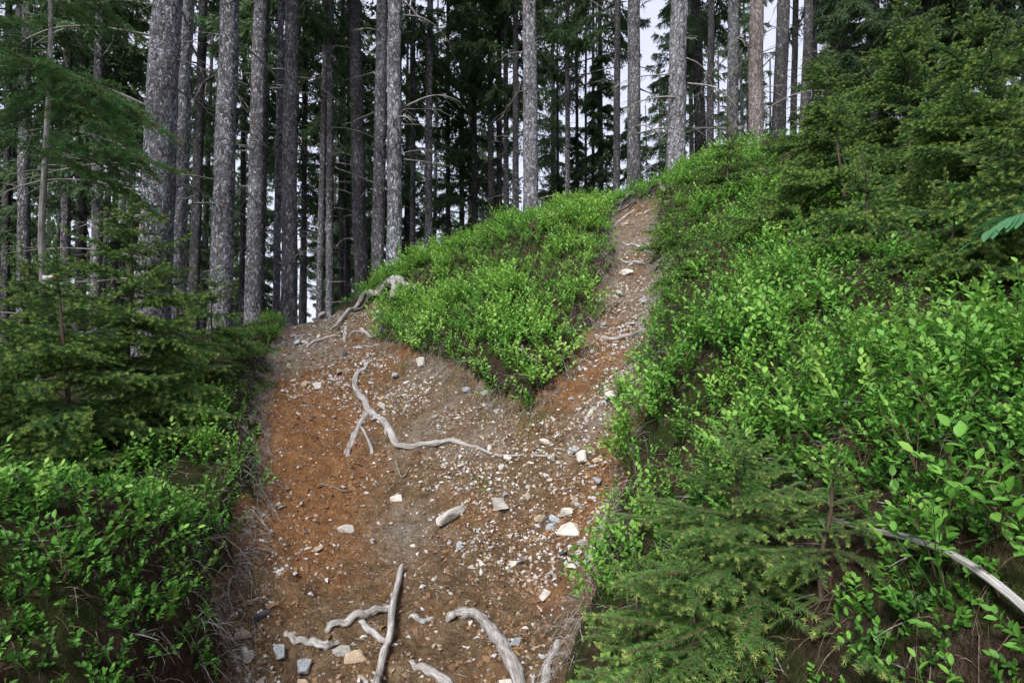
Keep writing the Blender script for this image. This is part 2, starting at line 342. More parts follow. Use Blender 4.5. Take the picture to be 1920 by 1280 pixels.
def floor_mat():
    m, n, l = new_mat('forest_floor'); tc = n.new('ShaderNodeTexCoord'); v = tc.outputs['Object']
    a = noise(n, l, v, 2.2, 6, .7); b = noise(n, l, v, 30, 6, .75); c = noise(n, l, v, 110, 3, .7)
    litter = ramp(n, l, b, [(.3, (.028, .019, .013)), (.5, (.068, .046, .031)), (.72, (.15, .11, .08))])
    moss = ramp(n, l, b, [(.3, (.018, .028, .008)), (.7, (.07, .095, .022))])
    col = mixc(n, l, ramp(n, l, a, [(.46, (0, 0, 0)), (.58, (1, 1, 1))]), litter, moss)
    return finish(m, n, l, col, .95, maths(n, l, 'ADD', b, maths(n, l, 'MULTIPLY', c, .8)), 1.0, .06, .1)
M['floor'] = floor_mat()
def clod_mat():
    m, n, l = new_mat('soil_clod'); tc = n.new('ShaderNodeTexCoord'); v = tc.outputs['Object']
    return finish(m, n, l, ramp(n, l, noise(n, l, v, 6, 5, .7), [(.3, (.10, .062, .038)), (.5, (.20, .118, .066)), (.7, (.28, .16, .085))]), .95, noise(n, l, v, 120), .6, .01, .1)
M['clod'] = clod_mat()
def flat_mat(name, col, rough=.6): return finish(*(lambda t: (t[0], t[1], t[2], col))(new_mat(name)), rough=rough)
M['tape_white'] = flat_mat('white_tape', (.75, .75, .76)); M['tape_red'] = flat_mat('red_tape', (.55, .06, .08))

# ------------------------------------------------------------------ the ground sheet and the dirt path
def axis(lo, hi, step, far, g=1.13):
    c = list(np.arange(lo, hi, step)); s = step; x = lo
    left = []
    while x > -far: s *= g; x -= s; left.append(x)
    s = step; x = c[-1]; right = []
    while x < far: s *= g; x += s; right.append(x)
    return np.array(left[::-1]+c+right)
gx, gy = axis(-2.7, 2.0, .017, 700, 1.16), axis(1.0, 7.3, .018, 900, 1.16)
X, Yg = np.meshgrid(gx, gy); Zg = height(X, Yg); SD = dirt_sd(X, Yg)
V = np.stack([X.ravel(), Yg.ravel(), Zg.ravel()], 1); nx = len(gx)
ii, jj = np.meshgrid(np.arange(len(gy)-1), np.arange(nx-1), indexing='ij'); q0 = (ii*nx+jj).ravel()
Q = np.stack([q0, q0+1, q0+nx+1, q0+nx], 1)
isdirt = (SD.ravel()[Q].mean(1) < 0.045)
def blob(pxs, r):
    o = np.zeros(len(V))
    for p in pxs:
        q = march(height, *p); o = np.maximum(o, np.exp(-((V[:, 0]-q[0])**2+(V[:, 1]-q[1])**2)/(r*r)))
    return o
orange = np.maximum.reduce([blob([(540,720),(560,780),(560,840),(570,900),(570,960),(590,1020),(620,760),(680,650)], .42), .9*blob([(1100,690),(1050,720),(1110,640),(1130,930),(1150,860),(760,650)], .30), .5*blob([(860,960),(1080,1100)], .25)])
grey = np.maximum(1.3*blob([(590,605),(560,640),(620,600),(545,660)], .6), np.maximum(.8*blob([(1190,420),(1190,460),(1190,560),(1180,520)], .4), .75*blob([(790,720),(820,800),(900,800),(1140,760),(760,1000)], .35)))
def sub(name, mask, mat, attrs):
    used = np.unique(Q[mask]); remap = np.full(len(V), -1); remap[used] = np.arange(len(used))
    return ob(name, mk(name, V[used], [remap[Q[mask]]], mat, {k: a[used] for k, a in attrs.items()}))
o = sub('ground', ~isdirt, M['floor'], {}); o['kind'] = 'structure'
o = sub('dirt_path', isdirt, M['dirt'], {'orange': orange*1.3, 'grey': grey}); o['kind'] = 'structure'

# ------------------------------------------------------------------ foliage builders
def unit(v): return v/(np.linalg.norm(v, axis=-1, keepdims=True)+1e-12)
def blades(g, B, D, L, W, tint, mi=0, r=rng):
    """thin needle / spray triangles from bases B along D"""
    n = len(B); D = unit(D); S = unit(np.cross(D, r.normal(size=(n, 3))))*np.asarray(W).reshape(-1, 1)/2
    T = B+D*np.asarray(L).reshape(-1, 1)
    g.add(np.stack([B-S, B+S, T], 1).reshape(-1, 3), [np.arange(3*n).reshape(-1, 3)], mi, tint=np.repeat(tint, 3))
def stick(g, p, rad, mi, sides=3, n=None):
    V_, F_, G_ = tube(p, rad, sides, n or len(p)); g.add(V_, F_, mi, tint=np.full(len(V_), .5))

def crown_mesh(name, h0, h1, rmax, seed, nb, dense=1.0):
    r = np.random.default_rng(seed); g = Geo()
    for k in range(nb):
        u = (k+r.random())/nb; h = h0+(h1-h0)*u; L = (rmax*(1-u)**.75+.25)*r.uniform(.65, 1.15)*(.55+.45*min(1, u*6+.3)); az = r.uniform(0, 2*np.pi)
        out = np.array([np.cos(az), np.sin(az), 0]); side = np.array([-np.sin(az), np.cos(az), 0]); dr = r.uniform(.25, .5)
        t = np.linspace(0, 1, 7)[:, None]; ax = out*L*t*(1-.12*t)+np.array([0, 0, 1])*(h+L*(.08*t-dr*t**2+.18*t**3))
        stick(g, ax[::2], [.022, .012, .005], 1)
        m = int(17*dense*max(.6, L))
        for s in (-1, 1):
            tt = r.uniform(.12, 1, m); base = np.stack([np.interp(tt, t[:, 0], ax[:, c]) for c in range(3)], 1)
            tl = (.16+.42*L*(1-tt)*.8)*r.uniform(.6, 1.1, m)
            d = unit(out*.65+side*s*r.uniform(.3, 1, m)[:, None]+np.array([0, 0, -1])*r.uniform(.25, 1.1, m)[:, None])
            for f in np.linspace(.0, 1, 5):
                p = base+d*(tl*f)[:, None]+np.array([0, 0, -.10])*(tl*f*f)[:, None]
                for _ in range(2):
                    dd = d*.7+r.normal(size=(m, 3))*.45+np.array([0, 0, -.35])
                    blades(g, p, dd, r.uniform(.09, .2, m), r.uniform(.025, .05, m), np.clip(.25+.35*f+r.normal(size=m)*.12, 0, .65), 0, r)
    return g.mesh(name, [M['crown_needle'], M['bark_dark']], False)

def needle_branch(name, L, seed, per_m, nl, nw, mat, droop=.12, hang=.14, gap=.042, sub=.75, tipl=.028):
    """flat spray of twigs along +X clad with needles; yellow-green at the tips"""
    r = np.random.default_rng(seed); g = Geo(); twigs = []
    t = np.linspace(0, 1, 9); ax = np.stack([L*t, .05*L*np.sin(t*5+seed), -droop*L*t**1.6+.05*L*t**4+.012*L*np.sin(t*9+seed)], 1)
    twigs.append((ax, .002+.005*L))
    n1 = max(5, int(L/gap))
    for k in range(n1):
        tt = .10+.88*(k+r.uniform(-.3, .3))/n1; b = np.array([np.interp(tt, t, ax[:, c]) for c in range(3)])
        for s in (-1, 1):
            if r.random() < .12: continue
            l1 = max(.035, L*.46*(1-tt)**.8*r.uniform(.65, 1.1)); a = math.radians(r.uniform(42, 62))
            d = np.array([math.cos(a), s*math.sin(a), r.normal()*hang-.10]); q = np.linspace(0, 1, 4)[:, None]
            tw = b+d*l1*q+np.array([.10, 0, -.25])*l1*q**2; twigs.append((tw, .0022))
            if l1 > .10:
                for j in range(int(l1/.05)):
                    f = .25+.7*j/max(1, int(l1/.05)); bb = b+d*l1*f
                    for s2 in (-1, 1):
                        if r.random() > sub: continue
                        l2 = max(.025, l1*.42*(1-f)*r.uniform(.6, 1.2)); a2 = a*s+s2*math.radians(48)
                        d2 = np.array([math.cos(a2), math.sin(a2), r.normal()*hang*1.3-.2]); twigs.append((bb+d2*l2*q[::1], .0014))
    for p, rad in twigs:
        stick(g, p, [rad, rad*.5], 1)
        sl = np.linalg.norm(np.diff(p, axis=0), axis=1); cl = np.concatenate([[0], np.cumsum(sl)]); l = cl[-1]
        n = max(8, int(l*per_m)); s = np.sort(r.uniform(0, l, n)); B = np.stack([np.interp(s, cl, p[:, c]) for c in range(3)], 1)
        ti = np.clip(np.searchsorted(cl, s)-1, 0, len(p)-2); T = unit(np.diff(p, axis=0))[ti]
        rr = r.normal(size=(n, 3)); rr[:, 2] += .55; rr = unit(rr-T*(rr*T).sum(1)[:, None])
        tip = sstep(l-tipl, l-.003, s)
        blades(g, B, T*.62+rr*.8, nl*r.uniform(.7, 1.15, n), nw, np.clip(.27+.20*r.random(n)+.42*tip*r.uniform(.6, 1.5)+.12*(s/l), 0, 1), 0, r)
    return g.mesh(name, [mat, M['twig']], False)

def leaf_geo(base, d, up, L, W, fine=False):
    d = unit(np.asarray(d, float)); s = np.cross(d, up); s = s/(np.linalg.norm(s)+1e-9); n = np.cross(s, d)
    f = lambda a, b, c: base+d*a*L+s*b*W+n*c*L
    if fine:
        V_ = np.array([f(0, 0, 0)]+[f(u, k*w, c) for u, w, c in ((.18, .33, .06), (.5, .48, .06), (.82, .28, .0)) for k in (-1, 1)]+[f(.18, 0, -.01), f(.5, 0, -.02), f(.82, 0, -.05), f(1, 0, -.10)])
        return V_, np.array([[0, 7, 1], [0, 2, 7], [1, 7, 8], [1, 8, 3], [7, 2, 4], [7, 4, 8], [3, 8, 9], [3, 9, 5], [8, 4, 6], [8, 6, 9], [5, 9, 10], [9, 6, 10]])
    V_ = np.array([f(0, 0, 0), f(.28, -.42, .07), f(.28, .42, .07), f(.66, -.40, .05), f(.66, .40, .05), f(.5, 0, -.03), f(1, 0, -.10)])
    return V_, np.array([[0, 5, 1], [1, 5, 3], [3, 5, 6], [0, 2, 5], [2, 4, 5], [4, 6, 5]])
def plant_skeleton(r, h, shoots):
    """bilberry shoots: returns stems and leaves (base, dir, up, length, width, tint)"""
    stems, leaves = [], []
    for k in range(shoots):
        az = r.uniform(0, 6.283); lean = r.uniform(.15, .75); hh = h*r.uniform(.65, 1.1)
        o = np.array([math.cos(az), math.sin(az), 0]); q = np.linspace(0, 1, 5)[:, None]
        p = o*lean*hh*q**1.3+np.array([0, 0, 1])*hh*q*(1-.18*lean*q)+r.normal(size=(5, 3))*.006*q; stems.append(p)
        T = unit(p[-1]-p[-3]); sd = unit(np.cross(T, np.array([0, 0, 1.])+.01*o))
        nl = r.integers(6, 10)
        for j in range(nl):
            f = .42+.58*j/(nl-1); b = np.array([np.interp(f, q[:, 0], p[:, c]) for c in range(3)]); s = 1 if j % 2 else -1
            d = unit(sd*s*r.uniform(.6, 1)+T*r.uniform(.35, .8)+np.array([0, 0, 1])*r.uniform(-.15, .35)+r.normal(size=3)*.2)
            if j == nl-1: d = unit(T+r.normal(size=3)*.15)
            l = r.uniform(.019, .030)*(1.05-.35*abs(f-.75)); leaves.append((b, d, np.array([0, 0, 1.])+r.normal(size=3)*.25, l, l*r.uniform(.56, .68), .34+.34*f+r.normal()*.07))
    return stems, leaves
def plant_proto(seed, h, shoots, fine=False):
    r = np.random.default_rng(seed); st, lv = plant_skeleton(r, h, shoots); Vs, Fs, Ts, n = [], [], [], 0
    for p in st:
        V_, F_, _ = tube(p[::2], [.0016, .0009], 3, 3); q = F_[0]; tri = np.concatenate([q[:, :3], q[:, [0, 2, 3]]])
        Vs.append(V_); Fs.append(tri+n); Ts.append(np.full(len(V_), .18)); n += len(V_)
    for b, d, up, l, w, t in lv:
        V_, F_ = leaf_geo(b, d, up, l, w, fine); Vs.append(V_); Fs.append(F_+n); Ts.append(np.full(len(V_), t)); n += len(V_)
    return np.concatenate(Vs), np.concatenate(Fs), np.concatenate(Ts)

# ------------------------------------------------------------------ tall spruces
def trunk_mesh(name, r0, h, seed, mat, sides=20, rings=46, flare=.55, twigs=14):
    r = np.random.default_rng(seed); g = Geo()
    zz = np.concatenate([[-.5, -.2], np.linspace(0, 1, rings)**1.5*h]); ang = np.linspace(0, 2*np.pi, sides, endpoint=False)
    ph, lob = r.uniform(0, 6.28, 3), r.integers(4, 7); bx = np.cumsum(r.normal(size=len(zz)))*.004; by = np.cumsum(r.normal(size=len(zz)))*.004
    bx[:3] = 0; by[:3] = 0; V_ = []
    for i, z in enumerate(zz):
        rad = r0*(1-.72*max(z, 0)/h); fl = .6*flare*r0*math.exp(-max(z, 0)/(r0*1.8))
        rr = rad*(1+.03*np.sin(3*ang+ph[0]+z*.8)+.02*r.normal(size=sides))+fl*(.7+.5*np.sin(lob*ang+ph[1]))
        V_.append(np.stack([np.cos(ang)*rr+bx[i], np.sin(ang)*rr+by[i], np.full(sides, z)], 1))
    n = len(zz); i = np.arange(n-1)[:, None]*sides; k = np.arange(sides)[None]; k2 = (k+1) % sides
    V_ = np.concatenate(V_); g.add(V_, [np.stack([i+k, i+k2, i+sides+k2, i+sides+k], -1).reshape(-1, 4)], 0, grain=V_)
    for _ in range(twigs):                                   # short broken snags left on the stem
        z = r.uniform(.8, h*.6); a = r.uniform(0, 6.28); L = r.uniform(.15, .9); rad = r0*(1-.72*z/h)*.9
        o = np.array([math.cos(a), math.sin(a), 0]); b = o*rad+np.array([0, 0, z])
        T_, F_, G_ = tube([b, b+o*L*.5+np.array([0, 0, r.uniform(-.1, .1)*L]), b+o*L+np.array([0, 0, r.uniform(-.45, .1)*L])], [.010, .006, .003], 4, 4); g.add(T_, F_, 1, grain=G_)
    return g.mesh(name, [mat, M['dead_twig']])
def dead_branch_mesh(seed, L):
    r = np.random.default_rng(seed); g = Geo(); t = np.linspace(0, 1, 6)
    p = np.stack([L*t, L*.10*np.sin(t*4+seed), L*(.10*np.sin(t*2.6)-.22*t**2*r.uniform(.2, 1.3))], 1); V_, F_, G_ = tube(p, [.013, .009, .004], 5, 12, .1, seed); g.add(V_, F_, 0, grain=G_)
    for k in range(7):
        f = r.uniform(.25, .95); b = np.array([np.interp(f, t, p[:, c]) for c in range(3)]); d = unit(np.array([.8, r.choice([-1, 1])*r.uniform(.3, .9), r.uniform(-.8, .35)])); l = L*r.uniform(.12, .38)
        V_, F_, G_ = tube([b, b+d*l*.5+r.normal(size=3)*.02*L, b+d*l+np.array([0, 0, -.12*l])], [.006, .004, .0018], 4, 6); g.add(V_, F_, 0, grain=G_)
    return g.mesh('dead_branch', [M['dead_twig']])
dead_protos = [dead_branch_mesh(s, L) for s, L in ((1, .5), (2, .8), (3, 1.2), (4, .65), (5, 1.5))]
crowns = [crown_mesh('crown', 8.5, 21, 2.0, 11, 52, .8), crown_mesh('crown', 5.5, 19, 1.9, 12, 58, .8), crown_mesh('crown', 3.2, 17, 1.7, 13, 62, .8), crown_mesh('crown', .9, 9, 1.6, 14, 80, 1.2), crown_mesh('crown', 10.5, 22, 1.7, 15, 40, .75), crown_mesh('crown', 7, 20, 1.6, 16, 50, .75)]
def tall_spruce(name, x, y, me_trunk, crown, label, group=None, lean=0.0, spin=0.0, dead=(), scale=1.0, zoff=0.0):
    t = ob(name, None, None, (x, y, H(x, y)+zoff), (random.uniform(-.008, .008), lean, 0), scale); t.empty_display_size = .3
    tag(t, label, 'tree', group)
    tk = ob('trunk', me_trunk, t, rot=(0, 0, spin))
    if crown is not None: ob('crown', crowns[crown], t, rot=(0, 0, random.uniform(0, 6.28)))
    for (z, az, k, el, sc, rad) in dead:
        ob('dead_branch', dead_protos[k], tk, (math.cos(az)*rad, math.sin(az)*rad, z), Euler((random.uniform(-.4, .4), -el, az)), sc)
    return t
# (base px, top px, width px halfway up, distance, bark, crown, flare, label)
named = [
 (278,312,64,6.6,'bark_pale',4,.5,'thickest pale flaky spruce trunk, front one of a close pair behind young spruces'),
 (322,347,44,7.6,'bark_pale',0,.4,'pale spruce trunk half hidden behind the thickest trunk, rear one of the pair'),
 (412,430,44,8.0,'bark_pale',4,.4,'pale speckled spruce trunk standing alone between the thick pair and the path crest'),
 (478,491,38,9.2,'bark_grey',0,.4,'thick dark grey spruce trunk beside a close-set thin pale stem'),
 (517,524,15,9.6,'bark_pale',1,.3,'thin pale spruce stem squeezed between two thicker trunks at the path crest'),
 (538,549,32,9.0,'bark_grey',4,.7,'grey spruce trunk with mossy flared foot right at the path crest'),
 (598,612,15,12.5,'bark_grey',1,.3,'slim grey spruce with bare orange scar, left of two beyond the path crest'),
 (617,621,17,12.0,'bark_grey',5,.3,'slim grey spruce, right of two standing where the path goes over the crest'),
 (678,662,30,11.0,'bark_dark',0,.3,'broad dark brown spruce trunk behind the pale trunk with gnarled roots'),
 (707,714,27,9.4,'bark_grey',4,.3,'dark grey spruce trunk close beside the pale trunk with gnarled roots'),
 (738,741,31,7.0,'bark_pale',4,.8,'pale spruce trunk with gnarled exposed grey roots at the foot of the mound'),
 (772,776,13,13.0,'bark_dark',1,.2,'thin dark spruce just behind the pale trunk with exposed roots'),
 (803,807,17,12.5,'bark_grey',0,.2,'slim plain grey spruce rising behind the lower slope of the bilberry mound'),
 (921,918,14,14.0,'bark_dark',1,.2,None),(937,936,14,15.0,'bark_dark',5,.2,None),(952,950,13,13.5,'bark_dark',0,.2,None),(967,966,15,13.0,'bark_dark',1,.2,None),
 (996,994,33,9.3,'bark_pale',4,.4,'straight pale spruce trunk rising directly behind the top of the bilberry mound'),
 (1066,1063,12,14.0,'bark_grey',0,.2,'thin straight grey spruce standing alone against the bright sky gap'),
 (1099,1100,7,20.0,'bark_dark',5,.2,'very thin far spruce stem in the bright sky gap'),
 (1111,1112,8,19.0,'bark_dark',0,.2,'very thin far spruce stem bordering the bright sky gap'),
 (1155,1158,16,12.5,'bark_dark',1,.2,'dark slim spruce behind the top of the steep path'),
 (1192,1191,29,10.2,'bark_grey',4,.3,'dark grey spruce trunk standing just above the top of the steep path'),
 (1272,1273,38,9.3,'bark_pale',4,.5,'pale spruce trunk with lichen-hung dead branches on the ridge above the path'),
 (1335,1334,16,13.0,'bark_dark',1,.2,'slim dark spruce between the lichen-hung trunk and the ridge pair'),
 (1381,1378,25,11.0,'bark_grey',0,.3,'grey spruce trunk close beside the rusty-patched trunk on the ridge'),
 (1424,1424,31,10.0,'bark_rust',4,.3,'pale spruce trunk with rusty orange bark patches on the ridge'),
 (1464,1468,28,10.6,'bark_dark',0,.3,'almost black spruce trunk next to the rusty-patched trunk on the ridge'),
 (1488,1490,14,13.5,'bark_dark',5,.2,'thin blackish spruce behind the almost black trunk on the ridge'),
 (1511,1514,20,11.5,'bark_dark',0,.2,'dark spruce trunk at the edge of the young spruce thicket on the ridge'),
 (1537,1530,12,14.0,'bark_dark',1,.2,'thin leaning dark spruce behind the young spruce thicket'),
 (1567,1565,16,13.0,'bark_dark',5,.2,'slim dark spruce standing behind the young spruce thicket'),
 (1722,1716,26,11.0,'bark_dark',1,.2,'thick blackish spruce rising above the dark young spruce thicket'),
 (1640,1640,14,14.0,'bark_dark',2,.2,None),(1800,1790,22,13.0,'bark_dark',2,.2,None),(1880,1870,22,12.0,'bark_dark',1,.2,None),
 (10,14,16,11.0,'bark_dark',2,.2,None),(48,56,24,10.0,'bark_grey',1,.2,None),(122,132,20,10.5,'bark_grey',2,.2,None),(152,160,22,11.0,'bark_dark',1,.2,None),(182,192,22,10.0,'bark_grey',5,.2,None),(216,222,13,13.0,'bark_dark',2,.2,None),
 (362,380,22,11.5,'bark_dark',1,.2,'dark spruce trunk filling the gap between the thick pair and the lone speckled trunk'),
 (455,462,12,14.0,'bark_dark',5,.2,None),(570,572,12,15.0,'bark_dark',1,.2,None),(640,642,12,16.0,'bark_dark',5,.2,None),(655,656,10,17.0,'bark_dark',2,.2,None),(840,842,11,16.0,'bark_dark',2,.2,None),(868,868,12,17.0,'bark_dark',1,.2,None),(890,888,14,15.0,'bark_dark',2,.2,None),
]
taken = []
tree_by_px = {}
for k, (pb, pt, w, Y, bk, cr, fl, lab) in enumerate(named):
    x = (pb-960)/F_PX*Y/CP; z0 = H(x, Y); xt, zt = pix(pt, 0, Y)[[0, 2]]
    lean = math.atan2(xt-x, zt-z0); r0 = w/2*Y/F_PX*.92; taken.append((x, Y))
    near = w >= 24
    me = trunk_mesh('trunk', r0, 21, 100+k, M[bk], 28 if near else 14, 60 if near else 34, fl, 16 if near else 12)
    dead = []
    for j in range(7 if near else 3):
        zz = random.uniform(1.2, 7.5); dead.append((zz, random.uniform(0, 6.28), random.randrange(5), random.uniform(-.5, .25), random.uniform(.6, 1.2), r0*.8))
    if k == 0: dead += [(z, math.pi+a, q, e, s, r0*.8) for z, a, q, e, s in ((3.0, .25, 4, .05, 1.3), (2.35, .05, 4, .15, 1.1), (2.2, -.15, 2, -.05, 1.2), (1.9, .35, 4, -.1, 1.0), (1.1, .1, 2, 0, 1.1), (.8, -.2, 1, .1, 1.0))]
    if pb == 1272: dead += [(z, math.pi+a, q, e, s, r0*.8) for z, a, q, e, s in ((1.6, .3, 1, -.4, 1.2), (2.0, .1, 2, -.3, .9), (1.9, 2.8, 1, -.6, 1.3), (2.3, 3.3, 3, -.5, 1.2))]
    sector = 'in the dim forest beyond the left-hand young spruces' if pb < 400 else 'in the dim forest behind the path crest' if pb < 700 else 'in the cluster behind the bilberry mound' if pb < 1000 else 'behind the young spruce thicket on the ridge'
    nm = 'spruce_tree'
    t = tall_spruce(nm, x, Y, me, cr, lab or 'slim dark spruce trunk '+sector, None if lab else 'spruces '+sector, lean, 0.0, dead)
    tree_by_px[pb] = t
# forest further back: each tree its own object, trunks and crowns share meshes
far_trunks = [trunk_mesh('trunk', .115+.018*s, 21, 300+s, M[('bark_dark', 'bark_grey', 'bark_grey', 'bark_dark')[s]], 10, 26, .25, 26) for s in range(4)]
r = np.random.default_rng(5); tries = 0; made = 0
while made < 142 and tries < 6000:
    tries += 1; Y = 14+38*r.random()**.85; px = r.uniform(-150, 2050) if made % 3 else r.uniform(-50, 1050); x = (px-960)/F_PX*Y
    if 1040 < px < 1125 and r.random() < .93: continue
    if (575 < px < 600 or 845 < px < 870) and r.random() < .8: continue
    if min(math.hypot(x-a, Y-b) for a, b in taken) < 1.1+.015*Y: continue
    taken.append((x, Y)); made += 1
    cr = int(r.choice([0, 1, 2, 5, 3], p=[.12, .30, .26, .16, .16])); sc = r.uniform(.75, 1.15)
    sector = 'far back to the left of the path crest' if px < 520 else 'far back between the path crest and the mound' if px < 1000 else 'far back behind the steep path' if px < 1340 else 'far back behind the ridge'
    kind = 'young low-branched dark green spruce standing ' if cr == 3 else 'slender dark forest spruce standing '
    tall_spruce('spruce_tree', x, Y, far_trunks[int(r.integers(0, 4))], cr, kind+sector, ('low-branched' if cr == 3 else 'slender')+' spruces '+sector, r.normal()*.012, r.uniform(0, 6.28), (), sc)
for px, Y, sc in ((1655, 9.5, .62), (1770, 8.8, .7), (1890, 8.0, .7), (1600, 12, .7)):
    x = (px-960)/F_PX*Y
    tall_spruce('spruce_tree', x, Y, far_trunks[0], 3, 'half-grown dark spruce behind the young spruce thicket on the ridge', 'half-grown spruces behind the ridge thicket', 0, 0, (), sc)
for px, Y, sc in ((1085, 17, .62), (1048, 19, .6), (1130, 16, .8), (760, 20, .8)):
    x = (px-960)/F_PX*Y
    tall_spruce('spruce_tree', x, Y, far_trunks[0], 3, 'bushy green understorey spruce branched to the ground behind the mound', 'bushy understorey spruces', 0, 0, (), sc)

for x, y, cr, lab in ((4.6, -2.6, 2, 'tall unseen spruce added for shade uphill behind the viewpoint'), (-5.6, -2.4, 2, 'tall unseen spruce added for shade downhill behind the viewpoint'), (5.6, -.4, 1, 'tall unseen spruce added for shade on the bank right of the viewpoint'), (-6.2, 1.0, 1, 'tall unseen spruce added for shade on the slope left of the viewpoint'), (1.2, -2.6, 1, 'tall unseen spruce added for shade close behind the viewpoint'), (2.6, -5.2, 2, 'tall unseen spruce added for shade further behind the viewpoint')):  # unseen spruces added behind and beside the camera to darken the banks
    tall_spruce('spruce_tree', x, y, far_trunks[1], cr, lab, None, 0, 0, (), 1.0)
for x, y, sc, lab in ((-3.5, -1.7, .58, 'bushy half-grown unseen spruce added for shade downhill behind the viewpoint'),):  # short unseen spruce, added to shade the lower left bank
    tall_spruce('spruce_tree', x, y, far_trunks[0], 3, lab, None, 0, 0, (), sc)

# ------------------------------------------------------------------ young spruces
NB = {.25: [needle_branch('branch', .25, s, 1900, .013, .0026, M['young_needle'], .05) for s in (1, 2, 3)],
      .5: [needle_branch('branch', .5, s, 1600, .015, .0030, M['young_needle'], .10) for s in (4, 5, 6)],
      .9: [needle_branch('branch', .9, s, 1200, .017, .0038, M['young_needle'], .16) for s in (7, 8, 9)]}
FB = {.3: [needle_branch('branch', .3, s, 2600, .0115, .0017, M['young_needle_bright'], .10, .06, .046, .55, .013) for s in (31, 32, 33, 34)]}
def pick_branch(L, r, fine=False):
    if fine: return FB[.3][r.integers(0, 4)], L/.3
    k = min(NB, key=lambda b: abs(math.log(L/b))); return NB[k][r.integers(0, 3)], L/k
def young_spruce(base, h, spread, label, lean=(0, 0), seed=0, density=1.0, first=.08, group=None, low_el=-.10, cat='young spruce', fine=False):
    r = np.random.default_rng(seed); t = tag(ob('young_spruce', None, None, base), label, cat, group); t.empty_display_size = .1
    ax = lambda u: np.array([lean[0]*u*h, lean[1]*u*h, u*h])
    V_, F_, G_ = tube([ax(-.05), ax(.35)+r.normal(size=3)*[.01, .01, 0], ax(.7)+r.normal(size=3)*[.01, .01, 0], ax(.985)], [.004+.013*h, .003+.009*h, .003+.004*h, .002], 7, 14, .06, seed); g = Geo(); g.add(V_, F_, 0, grain=G_)
    ob('trunk', g.mesh('trunk', [M['bark_young']]), t)
    nw = max(6, int(h/.108*density))
    for k in range(nw):
        u = first+(.97-first)*k/(nw-1); L = spread*((1-u)**(.62 if fine else .8)*.92+.13)
        for j in range(int(r.integers(4, 6))):
            l = L*r.uniform(.65, 1.12); me, s = pick_branch(l, r, fine); az = r.uniform(0, 6.283); el = low_el+r.normal()*.10+.75*u**2
            uu = min(.98, max(.03, u+r.uniform(-.03, .03)))
            ob('branch', me, t, ax(uu), (Euler((r.normal()*.15, -el, az))), s)
    me, s = pick_branch(max(.12, spread*.28), r, fine); ob('leader_shoot', me, t, ax(.93), Euler((0, -math.pi/2+.1, r.uniform(0, 6))), s)
    return t
M['bark_young'] = wood('young_spruce_bark', (.035, .025, .018), (.085, .060, .045), (.15, .125, .10))
def base_at(px, Y):
    x = (px-960)/F_PX*Y/CP; return np.array([x, Y, H(x, Y)-.03])
ys = [ # px, distance, top py, spread, label, lean
 (248, 3.6, 400, .98, 'tallest young spruce beside the left edge of the dirt path, slim upright stem showing', (-.02, 0)),
 (160, 2.9, 490, .80, 'leaning young spruce with crooked dark stem, in front of the tallest one on the left', (-.22, .1)),
 (60, 3.3, 490, .75, 'dense young spruce crowded behind the leaning crooked-stemmed one', (-.05, 0)),
 (395, 4.6, 530, .72, 'wide low young spruce touching the path just below the crest', (.03, 0)),
 (-60, 2.6, 560, .7, 'shaggy young spruce at the downhill end of the left thicket', (-.1, 0)),
 (330, 5.3, 565, .5, 'small young spruce under the thick pale pair of trunks', (0, 0)),
 (1372, 6.3, 232, .55, 'slim young spruce rising above the bilberries on the ridge line', (0, 0)),
 (1268, 5.4, 388, .42, 'small light green young spruce bordering the top of the steep path', (.02, 0)),
 (1282, 4.3, 430, .45, 'soft pale young spruce hanging over the right edge of the steep path', (-.1, 0)),
 (1480, 4.2, 345, .62, 'young spruce amid bilberries halfway up the right bank', (0, 0)),
 (1590, 4.3, 200, .95, 'broad dark young spruce at the near front of the ridge thicket', (-.02, 0)),
 (1720, 4.8, 20, 1.05, 'tall dark young spruce in the middle of the ridge thicket', (0, 0)),
 (1640, 3.3, 330, .75, 'low spreading dark spruce above the large-leaved bilberries', (-.05, 0)),
 (1860, 3.6, 40, 1.0, 'tall dense dark young spruce behind the rowan leaf', (.02, 0)),
 (1790, 2.7, 380, .65, 'dark bushy young spruce below the rowan leaf on the bank', (0, 0)),
 (1560, 5.6, 110, .9, 'dark young spruce against the trunks on the ridge edge', (0, 0)),
 (1980, 2.5, 250, .8, 'dark young spruce reaching in beside the rowan sapling', (-.1, 0)),
]
for k, (px, Y, top, sp, lab, ln) in enumerate(ys):
    b = base_at(px, Y); h = pix(px, top, Y)[2]-b[2]
    young_spruce(b, max(.4, h), sp, lab, ln, 40+k)
young_spruce(base_at(1372, 1.5), pix(1372, 845, 1.5)[2]-base_at(1372, 1.5)[2], .44, 'nearest small bright spruce with pale shoot tips beside the lower path', (.02, 0), 71, 3.4, .04, None, -.04, fine=True)
young_spruce(base_at(1215, 1.62), .38, .33, 'tiny bushy spruce seedling pressed against the nearest small spruce by the path', (-.1, 0), 72, 2.6, .05, None, -.05, fine=True)
young_spruce(base_at(1300, 1.42), .42, .36, 'bushy spruce seedling crowding the foot of the nearest small spruce', (-.03, 0), 74, 2.6, .05, None, -.02, fine=True)
young_spruce(base_at(1530, 1.3), .30, .30, 'low spruce seedling in shadow below the grey dead log', (.1, 0), 73, 2.5, .05, None, -.05, fine=True)

